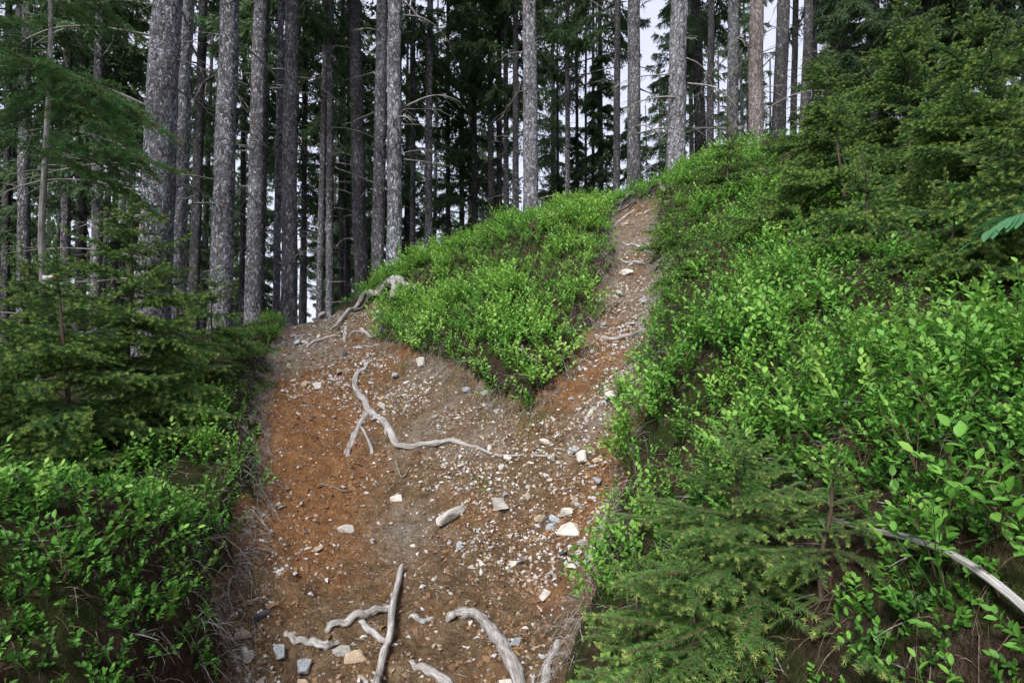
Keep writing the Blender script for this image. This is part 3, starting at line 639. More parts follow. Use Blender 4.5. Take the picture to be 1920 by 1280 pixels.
# young larch with a thin pale stem, soft bright sprays
LB = [needle_branch('branch', .8, s, 420, .022, .0028, M['larch'], .22) for s in (21, 22, 23)]
b = base_at(78, 4.6); t = tag(ob('young_larch', None, None, b), 'young larch with thin pale stem and soft bright green sprays on the left', 'young larch')
pth = [pix(px, py, 4.6)-b for px, py in ((80, 560), (78, 430), (86, 280), (94, 120), (96, -60), (99, -220))]; pth = [np.array([0, 0, -.05])]+pth
g = Geo(); V_, F_, G_ = tube(pth, [.030, .026, .022, .020, .018, .016, .012], 8, 40, .05, 3); g.add(V_, F_, 0, grain=G_); ob('trunk', g.mesh('trunk', [M['root']]), t)
r = np.random.default_rng(33)
for k in range(20):
    f = r.uniform(.42, .98); p = np.array([np.interp(f, np.linspace(0, 1, len(pth)), np.array(pth)[:, c]) for c in range(3)])
    ob('branch', LB[k % 3], t, p, Euler((r.normal()*.2, r.uniform(-.15, .3), r.uniform(0, 6.28))), r.uniform(.7, 1.35))
for k, (tx, ty) in enumerate(((350, 300), (335, 240), (310, 400), (300, 320))):
    p = pth[3+(k % 2)]; e = pix(tx, ty, 4.3)-b-p; a = math.atan2(e[1], e[0]); ob('branch', LB[k % 3], t, p, Euler((0, -math.asin(e[2]/np.linalg.norm(e))-.12, a)), np.linalg.norm(e)/.8)
tp = pix(92, 520, 4.55)
t = tag(ob('trail_marker', None, None, tp), 'white and red trail marking tape tied to the thin larch stem', 'marker')
def ribbon(name, p, hw, m):
    p = np.asarray(p); n = len(p); V_ = np.concatenate([p+[0, 0, hw], p-[0, 0, hw], p+[0, .003, hw], p+[0, .003, -hw]]) if 0 else np.concatenate([p+[0, 0, hw], p-[0, 0, hw]])
    i = np.arange(n-1); o = ob(name, mk(name, V_, [np.stack([i, i+1, n+i+1, n+i], 1)], m), t); s = o.modifiers.new('thick', 'SOLIDIFY'); s.thickness = .002
a = np.linspace(0, 2*np.pi, 14); lx = -.052
ribbon('band', np.stack([lx+.032*np.cos(a), .032*np.sin(a)+.05, np.zeros(14)], 1), .018, M['tape_white'])
ribbon('tail', [(lx+.03, .02, 0), (lx+.06, .0, .004), (lx+.085, -.004, -.004)], .016, M['tape_white'])
ribbon('tail', [(lx+.085, -.004, -.004), (lx+.11, -.01, .004), (lx+.13, -.012, .008)], .014, M['tape_red'])

# rowan sapling reaching in from the side: one pinnate leaf in view
tipp, endp = pix(1838, 447, 1.15), pix(1950, 392, 1.12); b = np.array([1.30, 1.15, H(1.30, 1.15)])
t = tag(ob('rowan_sapling', None, None, b), 'blue-green pinnate rowan leaf reaching over the dark bank', 'sapling')
g = Geo(); V_, F_, G_ = tube([(0, 0, -.03), (.02, 0, .25), (endp-b)*.8+np.array([.05, 0, 0]), endp-b], [.006, .005, .003, .002], 6, 16); g.add(V_, F_, 0, grain=G_); ob('stem', g.mesh('stem', [M['bark_young']]), t)
ra = catmull([endp-b, (endp-b)*.5+(tipp-b)*.5+np.array([0, 0, .012]), tipp-b], 10); g = Geo(); V_, F_, G_ = tube(ra[::3], [.0016, .0009], 5, 8); g.add(V_, F_, 0, grain=G_); ob('leaf_stalk', g.mesh('leaf_stalk', [M['twig']]), t)
def long_leaf(L, W):
    u = np.linspace(0, 1, 7); w = W*np.sin(np.pi*np.clip(u*.94+.05, 0, 1))**.7; w[-1] = 0; w[0] = .001
    V_ = np.concatenate([np.stack([u*L, w/2, .06*L*np.sin(u*3)+.10*w], 1), np.stack([u*L, 0*u, .06*L*np.sin(u*3)], 1), np.stack([u*L, -w/2, .06*L*np.sin(u*3)+.10*w], 1)]); i = np.arange(6)
    return mk('leaflet', V_, [np.concatenate([np.stack([i, i+7, i+8, i+1], 1), np.stack([i+7, i+14, i+15, i+8], 1)])], M['rowan'], {'tint': np.full(21, .5)})
lf = long_leaf(.062, .021); dr = unit(ra[-1]-ra[0])
for k in range(6):
    p = ra[2+k]*1.0
    for s in (-1, 1):
        d = Vector(unit(dr*.75+np.array([0, .55*s, -.35*(s < 0)+.1])+rng.normal(size=3)*.06)); ob('leaflet', lf, t, p, d.to_track_quat('X', 'Z'), random.uniform(.8, 1.1)*(1-.04*k))
ob('leaflet', lf, t, ra[-1], Vector(dr+np.array([0, 0, -.2])).to_track_quat('X', 'Z'), .85)

# ------------------------------------------------------------------ bilberry cover (uncountable) and single sprigs
protos = [plant_proto(500+k, h, s) for k, (h, s) in enumerate([(.16, 3), (.19, 3), (.22, 3), (.17, 4), (.24, 3), (.20, 2), (.14, 3), (.21, 4)])]
n = 25400
cx, cyy = rng.uniform(-3.4, 4.6, n), rng.uniform(.75, 9.4, n)
sd = dirt_sd(cx, cyy); pn = fbm(cx*1.7, cyy*1.7, 77, 3)
den = np.where(pn < -.10, np.where((cx > -1.7) & (cx < 1.0) & (cyy > 3.5), .75, .35), 1.0)
den = np.where((cx < -.8) & (cyy < 2.3), np.where(pn < -.12, .5, 1.35), den)
den *= np.where(sd < .03, 0, 1)*np.where(np.hypot(cx, cyy) < np.where(cx > 0, 1.42, 1.05), 0, 1)
left = (cx < -.6) & (cyy < 4.6)
den *= np.where(left, .9, 1); den *= np.where(left & (sd < .22), .30, 1)
den *= np.where(left & (cx < -2.0), .5, 1)
den = np.where((cx > .6) & (cyy < 3.4), np.maximum(den, 1.1), den); den *= np.where((cx > .5) & (cyy < 1.3), .7, 1)
den *= np.where((np.hypot(cx-.52, cyy-1.45) < .40) | ((cx > .1) & (cx < .62) & (cyy < 1.95)), .04, 1)
den *= np.where((cx > 2.1) & (cyy < 6), .45, 1)
den *= np.where((cyy > 7.6) & (cx < .3) | (cyy > 9) , .3, 1)
den *= np.where(cx > 3.2, .5, 1)*np.where((cyy > 7.2) & (cx < 0) & (cx > -1.6), .2, 1)
cl = fbm(cx*4.2+3*fbm(cx*2, cyy*2, 15, 2), cyy*4.2, 16, 2)
mnd = (cx > -1.7) & (cx < 1.2) & (cyy > 3.5)
den *= np.where(mnd, .85+.35*sstep(-.16, .06, cl), .42+.6*sstep(-.16, .06, cl))
den *= np.where((cx > 3.5) | (cyy > 8.7), .12, 1)
keep = rng.random(n) < den*.82
cx, cyy, sd, cl = cx[keep], cyy[keep], sd[keep], cl[keep]; cz = height(cx, cyy)-.015
e = .05; nr = np.stack([height(cx-e, cyy)-height(cx+e, cyy), height(cx, cyy-e)-height(cx, cyy+e), np.full(len(cx), 2*e)], 1)
nr = unit(nr)*.55+np.array([0, 0, .75])+rng.normal(size=(len(cx), 3))*.10
sc = rng.uniform(.75, 1.25, len(cx))*(1+.7*fbm(cx*2.2, cyy*2.2, 99, 2))*(.62+.45*sstep(-.12, .2, cl))*np.where((cx < -1.9) & (cyy > 4.4), .6, 1)*np.where((cyy < 2.6) & (cx > 0), .85, 1)*np.where((cyy < 2.3) & (cx < 0), .78, 1)
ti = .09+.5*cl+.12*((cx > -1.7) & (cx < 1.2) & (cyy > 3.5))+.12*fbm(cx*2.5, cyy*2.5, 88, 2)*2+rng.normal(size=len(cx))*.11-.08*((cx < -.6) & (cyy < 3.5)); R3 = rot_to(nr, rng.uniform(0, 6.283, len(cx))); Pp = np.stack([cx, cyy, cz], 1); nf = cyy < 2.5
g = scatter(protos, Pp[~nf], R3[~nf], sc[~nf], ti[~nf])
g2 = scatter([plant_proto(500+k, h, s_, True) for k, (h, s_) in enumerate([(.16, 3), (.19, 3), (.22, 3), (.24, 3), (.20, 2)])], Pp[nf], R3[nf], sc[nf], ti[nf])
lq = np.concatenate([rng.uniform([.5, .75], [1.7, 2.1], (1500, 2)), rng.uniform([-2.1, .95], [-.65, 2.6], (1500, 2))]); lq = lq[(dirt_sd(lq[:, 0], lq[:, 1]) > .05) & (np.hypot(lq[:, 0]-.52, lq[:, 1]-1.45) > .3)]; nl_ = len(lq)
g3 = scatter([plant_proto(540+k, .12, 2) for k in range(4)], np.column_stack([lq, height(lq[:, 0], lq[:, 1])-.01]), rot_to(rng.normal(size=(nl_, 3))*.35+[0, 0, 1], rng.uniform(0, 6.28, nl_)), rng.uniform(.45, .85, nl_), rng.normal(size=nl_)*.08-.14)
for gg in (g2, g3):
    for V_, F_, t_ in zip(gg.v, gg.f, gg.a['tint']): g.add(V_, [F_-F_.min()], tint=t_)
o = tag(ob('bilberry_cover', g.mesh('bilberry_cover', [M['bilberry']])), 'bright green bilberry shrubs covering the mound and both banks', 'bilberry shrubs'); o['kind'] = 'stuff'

def bil_leaf(W, curl):
    u = np.linspace(0, 1, 6); w = W*np.sin(np.pi*np.clip(u*.9+.07, 0, 1))**.75; w[-1] = 0; z = -curl*u**2
    V_ = np.concatenate([np.stack([u, w/2, z+.16*w], 1), np.stack([u, 0*u, z], 1), np.stack([u, -w/2, z+.16*w], 1)]); i = np.arange(5)
    return mk('leaf', V_, [np.concatenate([np.stack([i, i+6, i+7, i+1], 1), np.stack([i+6, i+12, i+13, i+7], 1)])], M['bilberry_big'], {'tint': np.full(18, .40)})
M['bilberry_big'] = mat_leaf('bilberry_leaf_large', [(0, (.020, .06, .014)), (.45, (.075, .22, .028)), (.75, (.13, .32, .045)), (1, (.22, .42, .07))], .4, .45, .4, .34)
bl = [bil_leaf(.60, .08), bil_leaf(.66, .16), bil_leaf(.55, .02)]
def sprig(px, py, label, group, h=.24, shoots=3, seed=0, leafscale=1.15, Y=None):
    p = at(px, py) if Y is None else base_at(px, Y)
    r = np.random.default_rng(seed); t = tag(ob('bilberry_sprig', None, None, p-np.array([0, 0, .02])), label, 'shrub', group); t.empty_display_size = .05
    st, lv = plant_skeleton(r, h, shoots)
    g = Geo()
    for s in st: V_, F_, G_ = tube(s, [.002, .0011], 5, 6); g.add(V_, F_, 0, grain=G_)
    ob('stem', g.mesh('stem', [M['twig']]), t)
    for b, d, up, l, w, tt in lv:
        x = Vector(d); y = Vector(up).cross(x).normalized(); z = x.cross(y); mt = Matrix((x, y, z)).transposed()
        ob('leaf', bl[int(r.integers(0, 3))], t, b, mt.to_quaternion(), l*leafscale)
    return t
zones = [('on the right bank above the grey dead log', [(1560,735),(1640,770),(1545,850),(1620,880),(1690,760),(1760,820),(1480,900),(1720,880)]),
         ('on the right bank beside the steep path', [(1290,720),(1350,730),(1420,700),(1300,800),(1400,800),(1480,760)]),
         ('in the shade around the grey dead log', [(1800,1010),(1870,1000),(1690,1010),(1760,1090)]),
         ('on the crumbling left bank of the path', [(380,965),(345,985),(300,1000),(240,1030),(350,1110),(180,1040),(120,1090),(300,1180),(420,905)])]
k = 0
for zn, ps in zones:
    for p in ps:
        sprig(*p, 'single bilberry sprig with big bright leaves '+zn, 'bilberry sprigs '+zn, random.uniform(.13, .19), 4, 900+k, .95); k += 1
sprig(990, 772, 'small round bilberry bush alone on the dirt below the tip of the mound', None, .13, 9, 960, .95)

# ------------------------------------------------------------------ exposed roots, dead wood
def drape(pw, lift=.35, n=None, extra=0.0):
    """pixel path with widths -> points and radii lying on the ground"""
    p = np.array([at(a, b) for a, b, _ in pw]); rad = np.array([.74*w/2*q[1]/F_PX for (_, _, w), q in zip(pw, p)]); n = n or 6*(len(pw)-1)+1
    c = catmull(p, n); rr = np.interp(np.linspace(0, 1, n), np.linspace(0, 1, len(rad)), rad)
    z = height(c[:, 0], c[:, 1])+rr*lift+extra; z[1:-1] = .25*z[:-2]+.5*z[1:-1]+.25*z[2:]; z[0] -= rr[0]*1.3; z[-1] -= rr[-1]*1.3
    c[:, 2] = z; return c, rr
def root_obj(paths, label, mat='root', name='root', parent=None, lift=.35, cat='root', extra=0.0, knob=.12, group=None):
    g = Geo(); org = None
    for k, pw in enumerate(paths):
        c, rr = drape(pw, lift, None, extra)
        if org is None: org = c[len(c)//2].copy(); org[2] -= rr[0]
        base = np.array(parent.matrix_world.translation) if parent else org
        V_, F_, G_ = tube(c-base, rr, 12, 3*len(c), knob, int(pw[0][0])+k, .8); g.add(V_, F_, 0, grain=G_)
    me = g.mesh(name, [M[mat]])
    if parent is not None:
        o = ob(name, me, parent); o.matrix_parent_inverse = parent.matrix_basis.to_3x3().to_4x4().inverted(); return o
    return tag(ob(name, me, None, org), label, cat, group)
root_obj([[(683,678,8),(687,690,11),(669,705,14),(667,730,16),(684,755,18),(696,774,20),(720,795,18),(735,820,20),(752,838,20),(800,836,16),(850,829,16),(890,841,13),(950,853,9),(1045,860,5)],
          [(694,770,16),(673,803,14),(660,830,14),(650,852,19)], [(674,800,9),(690,825,7),(698,850,11)]], 'long winding grey root forking down the middle of the orange dirt slope')
root_obj([[(613,1180,24),(660,1166,30),(700,1151,30),(738,1143,20)], [(676,1165,14),(698,1190,18),(726,1206,16)]], 'pale thick root forking like a Y beneath the straight stick at the bottom', lift=.5)
root_obj([[(755,1070,9),(746,1110,16),(735,1160,18),(730,1210,18),(715,1260,20),(703,1305,22)]], 'straight grey stick-like root lying across the pale forked root', lift=1.2, extra=.018, knob=.06)
root_obj([[(838,1166,16),(868,1155,32),(905,1170,36),(932,1205,38),(960,1250,36),(988,1315,34)]], 'thick pale curved root arching down the foot of the slope', lift=.5)
root_obj([[(768,1236,10),(800,1262,24),(850,1295,26)]], 'short half-buried grey root between the stick and the curved root', lift=.4)
root_obj([[(534,1183,8),(548,1200,24),(580,1209,16),(610,1213,20),(637,1207,13)]], 'broken knotty bleached root piece beside the pale forked root', lift=.5, knob=.2)
root_obj([[(768,1157,12),(790,1166,20),(814,1158,9)]], 'small hump of root poking from gravel between stick and curved root', lift=.2)
root_obj([[(1022,1280,24),(1031,1238,20),(1048,1200,14)]], 'smooth pale root end sunk in soil beside the nearest small spruce', lift=.3)
root_obj([[(1126,638,11),(1150,638,14),(1182,634,15),(1212,622,12)]], 'thick grey root forming the lowest step of the steep path', lift=.7)
root_obj([[(1156,615,9),(1185,608,11),(1216,601,10)]], 'pale root forming the second step of the steep path', lift=.5)
root_obj([[(1158,488,6),(1180,497,9),(1224,498,8)]], 'curved thin root across the middle of the steep path', lift=.6)
root_obj([[(1163,457,6),(1195,464,10),(1224,475,8)]], 'pale slanting root across the upper steep path', lift=.6)
root_obj([[(1152,424,6),(1172,406,7),(1190,394,5)]], 'grey root running up the left edge near the top of the steep path')
root_obj([[(1192,405,5),(1212,398,6),(1232,384,5)]], 'thin root slanting over gravel near the top of the steep path')
root_obj([[(1134,398,6),(1150,404,7),(1172,397,7),(1192,384,6)], [(1140,394,5),(1160,392,5),(1180,382,4)], [(1150,400,4),(1166,386,5),(1185,374,4)]], 'tangle of dark roots in the eroded hollow at the top of the path', 'root_dark', lift=1.0, extra=.03)
root_obj([[(1174,378,9),(1186,371,11),(1200,367,8)]], 'stubby grey root over the hollow at the top of the path', 'root_dark', lift=1.0, extra=.05)
root_obj([[(1220,368,7),(1242,362,10),(1264,364,7)]], 'blackened dead root end among bilberries above the top of the path', 'root_dark', lift=1.0, extra=.05)
root_obj([[(978,664,6),(982,680,10),(998,692,10),(1016,704,6)]], 'dark hooked root sticking out of the mound above the small round bush', 'root_dark', lift=1.2, extra=.06)
root_obj([[(575,653,6),(600,640,9),(634,629,9)]], 'grey root edging the orange soil where the left path crests', lift=.6)
root_obj([[(648,612,7),(648,626,10),(646,642,9)]], 'short root pointing straight downhill below the gnarled tree roots', lift=.6)
root_obj([[(655,630,6),(682,624,10),(710,628,10)]], 'horizontal root running under the lower left edge of the mound', lift=.7)
root_obj([[(680,648,6),(710,645,7)]], 'thin broken root just under the lower left edge of the mound', lift=.6)
bpy.context.view_layer.update()
T10 = tree_by_px[738]
root_obj([[(742,538,26),(722,550,22),(700,562,18),(672,582,15),(646,602,12),(620,624,9)]], '', 'root', 'root', T10, lift=.8, extra=.04)
root_obj([[(738,532,20),(712,548,13),(690,566,10),(664,588,8)]], '', 'root_dark', 'root', T10, lift=.6, extra=.03)
root_obj([[(738,540,24),(742,552,22),(736,566,12)]], '', 'root', 'root', T10, lift=1.2, extra=.05)
root_obj([[(745,540,24),(760,548,16),(780,553,10)]], '', 'root', 'root', T10, lift=1.0, extra=.05)
a, b = at(1512, 985), at(1850, 1140); d = b-a; a[2] += .02; b = a+d; b[2] += .03; e = b+(b-a)*.8; e[2] = H(e[0], e[1])+.02
g = Geo(); V_, F_, G_ = tube([a-a, (b-a)*.35+[0, 0, .012], b-a, e-a], [.004, .007, .009, .010], 12, 60, .12, 17, .8); g.add(V_, F_, 0, grain=G_)
tag(ob('dead_log', g.mesh('dead_log', [M['root']]), None, a), 'weathered silver-grey dead log lying across the shaded right bank', 'log')
twigs = [([(452,1030,4),(446,1075,5),(428,1110,5),(436,1150,3)], 'pale crooked twig lying along the left edge of the path'), ([(470,960,3),(492,985,4),(512,1005,3)], 'thin pale twig hanging from the left bank toward the orange dirt'),
         ([(405,1085,3),(425,1070,4),(470,1060,3)], 'short forked twig on the left bank beside the pale crooked one'), ([(500,880,3),(488,910,4),(505,945,3)], 'dry twig on the left path edge under the wide low spruce'),
         ([(742,870,3),(752,900,4),(768,880,3)], 'small twig in gravel below the long winding root'), ([(600,910,3),(640,925,3),(665,918,2)], 'thin dark twig on the orange track'),
         ([(1330,1075,4),(1318,1120,5),(1305,1180,3)], 'orange-brown bare twig poking from the nearest small spruce'), ([(1035,660,3),(1060,690,3),(1070,715,2)], 'thin pale twig over the orange soil beside the mound')]
for pw, lab in twigs: root_obj([pw], lab, 'dead_twig', 'fallen_twig', None, 1.5, 'twig', .008, .1)

# ------------------------------------------------------------------ stones
import bmesh
def rock_mesh(seed, flat, npt=16):
    r = np.random.default_rng(seed); bm = bmesh.new(); d = unit(r.normal(size=(npt, 3)))*r.uniform(.8, 1.1, (npt, 1)); d *= np.array([1, r.uniform(.6, .9), flat])*.5
    for v in d: bm.verts.new(v)
    res = bmesh.ops.convex_hull(bm, input=bm.verts); bmesh.ops.delete(bm, geom=[v for v in bm.verts if not v.link_faces], context='VERTS')
    bmesh.ops.bevel(bm, geom=list(bm.edges), offset=.03, segments=1, affect='EDGES', clamp_overlap=True)
    me = bpy.data.meshes.new('stone'); bm.to_mesh(me); bm.free(); me.materials.append(M['stone']); return me
rocks = [rock_mesh(s, f, k) for s, f, k in ((1, .5, 11), (2, .42, 10), (3, .6, 12), (4, .35, 9), (5, .7, 13), (6, .3, 10), (7, .55, 9), (8, .8, 12))]
COL = {'white': (.74, .71, .66), 'pale grey': (.56, .54, .52), 'blue-grey': (.44, .48, .54), 'tan': (.52, .42, .31), 'dark slate': (.10, .11, .13)}
def stone(p, size, col, label, group=None, k=None, tilt=.35, sink=.22, spin=None, stretch=(1, 1, 1)):
    nrm = normal(p[0], p[1]); nrm = (nrm+Vector(rng.normal(size=3)*tilt*.5)).normalized()
    q = nrm.to_track_quat('Z', 'Y') @ Quaternion((0, 0, 1), random.uniform(0, 6.28) if spin is None else spin)
    k = random.randrange(8) if k is None else k
    o = ob('stone', rocks[k], None, Vector(p)+nrm*size*(.22-sink*.5), q, (size*stretch[0], size*stretch[1], size*stretch[2]))
    c = COL[col]; j = random.uniform(.85, 1.12); o.color = (c[0]*j, c[1]*j, c[2]*j, 1)
    return tag(o, label, 'stone', group)
big = [(840,972,54,'pale grey','largest pale stone, long and wedge-shaped, in the middle of the slope',2,(1.05,.5,.6)),(943,948,44,'pale grey','tall pale grey angular stone uphill of the long wedge-shaped one',6,(.85,.8,1)),
 (1070,1003,40,'white','chunky white block near the right edge of the slope',0,(1,.9,1.2)),(652,996,28,'pale grey','rounded grey stone with chips beside the orange track',4,(1,.8,1)),(745,937,20,'white','round whitish pebble alone beside the orange track',4,(1,1,1)),
 (1098,860,32,'white','white angular stone at the tail end of the long winding root',1,(1,.8,1)),(1124,902,28,'blue-grey','flat blue-grey stone below the white one near the right bank',3,(1,.7,1)),(1035,996,24,'blue-grey','small upright slate-blue stone beside the chunky white block',5,(.8,1,1.2)),
 (1097,1025,32,'pale grey','flat pale stone just downhill of the chunky white block',5,(1,.55,1)),(1063,962,24,'white','white stone just uphill of the chunky white block',2,(1,.8,1)),(965,1208,28,'blue-grey','flat blue triangular stone beside the thick curved root',3,(1,.9,.8)),
 (1024,1120,28,'pale grey','pale jagged stone near the lower right soil edge',6,(.7,1,1)),(486,1156,38,'dark slate','dark slate splinter lying on the left edge of the path',3,(1,.4,.8)),(455,1196,26,'tan','tan stone below the dark slate splinter',0,(1,.7,1)),
 (645,1226,28,'pale grey','grey stone below the broken knotty root piece',4,(1,.9,1)),(668,1238,32,'tan','pale brown lump of stone beside the straight stick',0,(1,.9,1)),(528,1230,28,'blue-grey','blue-grey slab left of the broken knotty root piece',1,(.9,1,1)),
 (1174,516,26,'white','flat white stone in the upper steep path',3,(1,.6,1)),(1145,746,20,'white','white stone where the steep path meets the slope',0,(1,.9,1)),(876,738,20,'blue-grey','upright grey slate stuck in the cut under the mound',5,(.8,1,1.2)),
 (912,744,18,'blue-grey','thin slate chip under the tip of the mound',5,(.7,1,1.2)),(722,592,46,'pale grey','broad flat grey rock slab under the gnarled tree roots',3,(1.1,.8,.7)),(562,646,30,'blue-grey','flat bluish slab set in the path crest',3,(1,.7,.6)),
 (608,596,34,'pale grey','wide low grey slab on top of the path crest',3,(1.1,.6,.6)),(795,682,26,'pale grey','pale flat stone tucked under the mound edge',1,(1,.8,1)),(1136,1020,40,'white','long white stone at the foot of the right bank',5,(1,.5,.9)),
 (598,727,20,'white','white stone on the orange track above the long winding root',1,(1,.8,1)),(640,700,26,'tan','dark-edged flat stone above the long winding root',3,(1,.7,.8)),(575,1262,34,'blue-grey','big blue-grey slab at the foot of the slope',1,(1,.8,1)),(985,1180,10,'white','small white chip beside the flat blue triangular stone',0,(1,1,1))]
for px, py, w, col, lab, k, st in big:
    p = at(px, py); stone(p, w*p[1]/F_PX*1.5, col, lab, None, k, .2, .2, {840: .35, 486: .5, 1136: 1.2}.get(px, (px % 7)*.12-.3), st)
def zone(x, y):
    return 'among the pale roots at the foot of the slope' if y < 2.45 else 'on the bare middle of the dirt slope' if y < 3.55 else 'in the steep right-hand path' if x > .35 else 'on the dirt just below the mound' if y < 5.2 else 'on the crest of the left path'
def dirt_points(n, wfun, seed):
    r = np.random.default_rng(seed); out = []
    while len(out) < n:
        x, y = r.uniform(-2.6, 1.9, 4000), r.uniform(1.7, 7.4, 4000); s = dirt_sd(x, y); ok = (s < -.02) & (r.random(4000) < wfun(x, y))
        out += list(zip(x[ok], y[ok]))
    return np.array(out[:n])
tr = np.array([march(height, *p) for p in ((540,700),(560,800),(570,900),(590,1000),(560,1080))])
def wstone(x, y):
    d = np.min(np.hypot(x[:, None]-tr[:, 0], y[:, None]-tr[:, 1]), 1); cl = fbm(x*2.6, y*2.6, 61, 2)
    return np.clip((.16+.84*sstep(.25, .6, d))*np.clip(.45+2.6*cl, .06, 1)*np.where(y > 5, .45, 1)*np.where((x > .7) & (y > 4), .8, 1), 0, 1)
for x, y in dirt_points(290, wstone, 3):
    s = random.choice([.026, .030, .034, .040, .046, .055, .068, .085]) * (1+.12*max(0, y-3)); col = random.choices(list(COL), [.30, .26, .20, .2, .04])[0]; zn = zone(x, y)
    stone((x, y, H(x, y)), s, col, 'small '+col+' stone chip '+zn, col+' stone chips '+zn, None, .7, .15, None, (1, random.uniform(.6, 1), random.uniform(.7, 1.1)))
octa = []
for s in range(4):
    r = np.random.default_rng(s); V_ = np.array([[1, 0, 0], [-1, 0, 0], [0, 1, 0], [0, -1, 0], [0, 0, 1], [0, 0, -1.]])*r.uniform(.35, .6, (6, 1))*[1, .8, .6]+r.normal(size=(6, 3))*.07
    octa.append((V_, np.array([[0, 2, 4], [2, 1, 4], [1, 3, 4], [3, 0, 4], [2, 0, 5], [1, 2, 5], [3, 1, 5], [0, 3, 5]]), np.zeros(6)))
gp = dirt_points(14000, lambda x, y: np.clip(wstone(x, y)*1.1+.07, 0, 1), 8); gz = height(gp[:, 0], gp[:, 1])
gs = .006+.014*rng.random(len(gp))**2.2; gt = rng.random(len(gp))**1.2
g = scatter(octa, np.column_stack([gp, gz+gs*.1]), rot_to(rng.normal(size=(len(gp), 3))*.5+[0, 0, 1], rng.uniform(0, 6.28, len(gp))), gs*2, gt)
cp = dirt_points(5000, lambda x, y: np.clip(.25+1.5*fbm(x*3, y*3, 64, 2), .05, 1), 9); cs = .007+.018*rng.random(len(cp))**2.5
gc = scatter(octa, np.column_stack([cp, height(cp[:, 0], cp[:, 1])]), rot_to(rng.normal(size=(len(cp), 3))*.5+[0, 0, 1], rng.uniform(0, 6.28, len(cp))), cs*2, np.zeros(len(cp)))
co = tag(ob('soil_clods', gc.mesh('soil_clods', [M['clod']], False)), 'crumbly brown clods of soil scattered over the dirt slope', 'soil'); co['kind'] = 'stuff'
o = tag(ob('gravel', g.mesh('gravel', [M['gravel']], False)), 'fine stone chips and gravel strewn over the dirt slope', 'gravel'); o['kind'] = 'stuff'

# ------------------------------------------------------------------ hanging rootlets, litter, grass
def strands(name, B, D, L, W, tint, mat, label, cat, sag=.5, seg=4):
    n = len(B); D = unit(D); g = Geo(); S = unit(np.cross(D, rng.normal(size=(n, 3))))*np.asarray(W)[:, None]/2; rows = []
    for f in np.linspace(0, 1, seg):
        c = B+D*(L*f)[:, None]+np.array([0, 0, -1])*(sag*L*f*f)[:, None]; w = 1-.75*f; rows.append(np.stack([c-S*w, c+S*w], 1))
    Vv = np.stack(rows, 1).reshape(n, seg*2, 3); i = np.arange(seg-1)*2; q = np.stack([i, i+1, i+3, i+2], 1)
    F = (q[None]+(np.arange(n)*seg*2)[:, None, None]).reshape(-1, 4)
    o = tag(ob(name, mk(name, Vv.reshape(-1, 3), [F], mat, {'tint': np.repeat(tint, seg*2), 'grain': Vv.reshape(-1, 3)*5})), label, cat); o['kind'] = 'stuff'; return o
edge = []
for a, b in list(zip(dirt_poly[13:28], dirt_poly[14:29]))+list(zip(dirt_poly[29:39], dirt_poly[30:40]))+list(zip(dirt_poly[0:7], dirt_poly[1:8])):
    L = np.linalg.norm(b-a); m = int(L*330); f = rng.random(m)[:, None]; edge.append(a+(b-a)*f+rng.normal(size=(m, 2))*.06)
edge = np.concatenate(edge); s0 = dirt_sd(edge[:, 0], edge[:, 1]); edge = edge[s0 > -.10]; ez = height(edge[:, 0], edge[:, 1]); e = .06
gd = np.stack([height(edge[:, 0]-e, edge[:, 1])-height(edge[:, 0]+e, edge[:, 1]), height(edge[:, 0], edge[:, 1]-e)-height(edge[:, 0], edge[:, 1]+e)], 1)
nE = len(edge)
strands('hanging_rootlets', np.column_stack([edge, ez+.03]), np.column_stack([unit(gd)*.8, np.full(nE, .15)])+rng.normal(size=(nE, 3))*.55, rng.uniform(.04, .17, nE), np.full(nE, .0026), rng.random(nE), M['dead_twig'], 'fine dry rootlets hanging from the eroded edges of mound and banks', 'rootlets', .9, 5)
n = 9000; lx, ly = rng.uniform(-2.8, 2.4, n), rng.uniform(1.0, 7.4, n); s = dirt_sd(lx, ly); k = (s > -.05) | (rng.random(n) < .22); lx, ly = lx[k], ly[k]; n = len(lx); d = rng.normal(size=(n, 3))*[1, 1, .25]
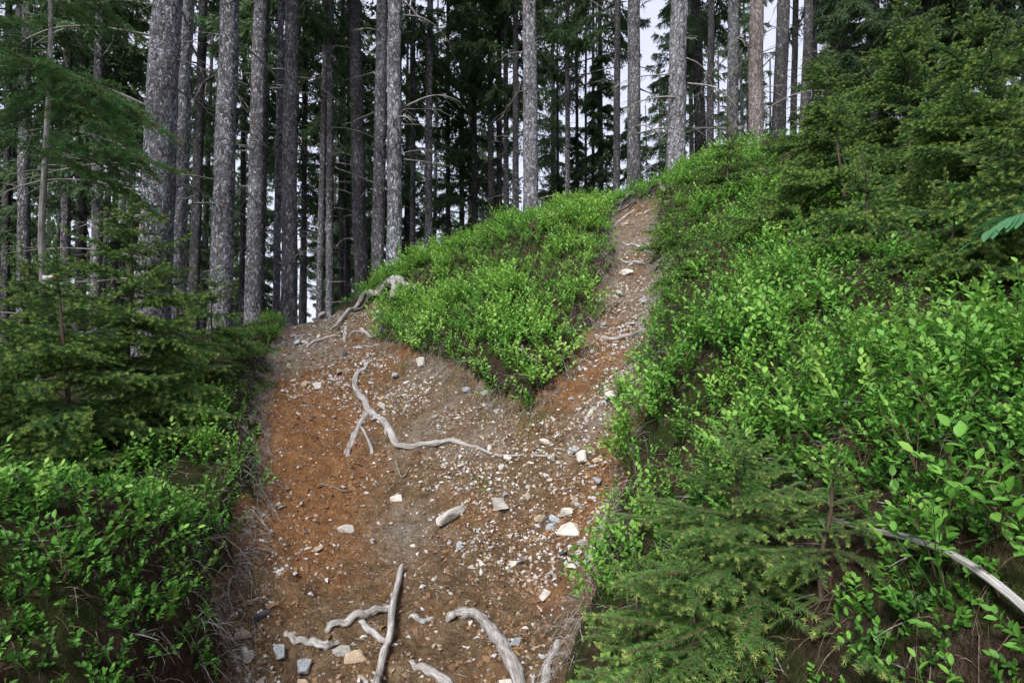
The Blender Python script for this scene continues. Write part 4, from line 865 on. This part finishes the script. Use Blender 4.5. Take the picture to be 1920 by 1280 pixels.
strands('twig_litter', np.column_stack([lx, ly, height(lx, ly)+.008]), d, rng.uniform(.02, .11, n), np.full(n, .0028), rng.random(n), M['dead_twig'], 'fallen needles and bits of dry twig littering the soil', 'litter', .1, 3)
n = 13000; lx, ly = np.where(np.arange(n) < 8500, rng.uniform(.45, 2.0, n), rng.uniform(-2.1, -.6, n)), rng.uniform(.7, 2.5, n); k = dirt_sd(lx, ly) > .02; lx, ly = lx[k], ly[k]; n = len(lx)
strands('dry_tangle', np.column_stack([lx, ly, height(lx, ly)-.004]), rng.normal(size=(n, 3))*[.9, .9, .5]+[0, 0, .35], rng.uniform(.04, .13, n), np.full(n, .0022), rng.random(n), M['dry_stem'], 'tangle of thin dry brown stems on the shaded banks beside the lower path', 'dry stems', .9, 5)
q = edge[rng.integers(0, len(edge), 7000)]+rng.normal(size=(7000, 2))*.09; q = q[dirt_sd(q[:, 0], q[:, 1]) > .0]; n = len(q)
strands('dry_rim_stems', np.column_stack([q, height(q[:, 0], q[:, 1])-.005]), rng.normal(size=(n, 3))*.7+[0, 0, .7], rng.uniform(.05, .15, n), np.full(n, .0024), rng.random(n), M['dead_twig'], 'grey leafless bilberry stems along the eroded rims of the banks', 'dry stems', .5, 4)
gb = []
for px, py, m, sp in ((990,800,120,.05),(905,775,70,.05),(760,690,60,.04),(905,905,50,.03),(1015,790,60,.04),(1180,840,110,.05),(1190,800,80,.04),(800,640,60,.05),(650,600,120,.10),(690,575,160,.12),(600,625,60,.06),(1100,660,70,.05),(850,715,90,.06),(950,760,90,.05),(735,650,80,.05)):
    p = at(px, py); gb.append(np.column_stack([p[0]+rng.normal(size=m)*sp, p[1]+rng.normal(size=m)*sp]))
gb = np.concatenate(gb); n = len(gb)
strands('grass_tufts', np.column_stack([gb, height(gb[:, 0], gb[:, 1])-.005]), rng.normal(size=(n, 3))*.45+[0, 0, 1], rng.uniform(.05, .14, n), np.full(n, .003), rng.random(n), M['grass'], 'thin tufts of dry and green grass on the dirt slope', 'grass', .45, 5)
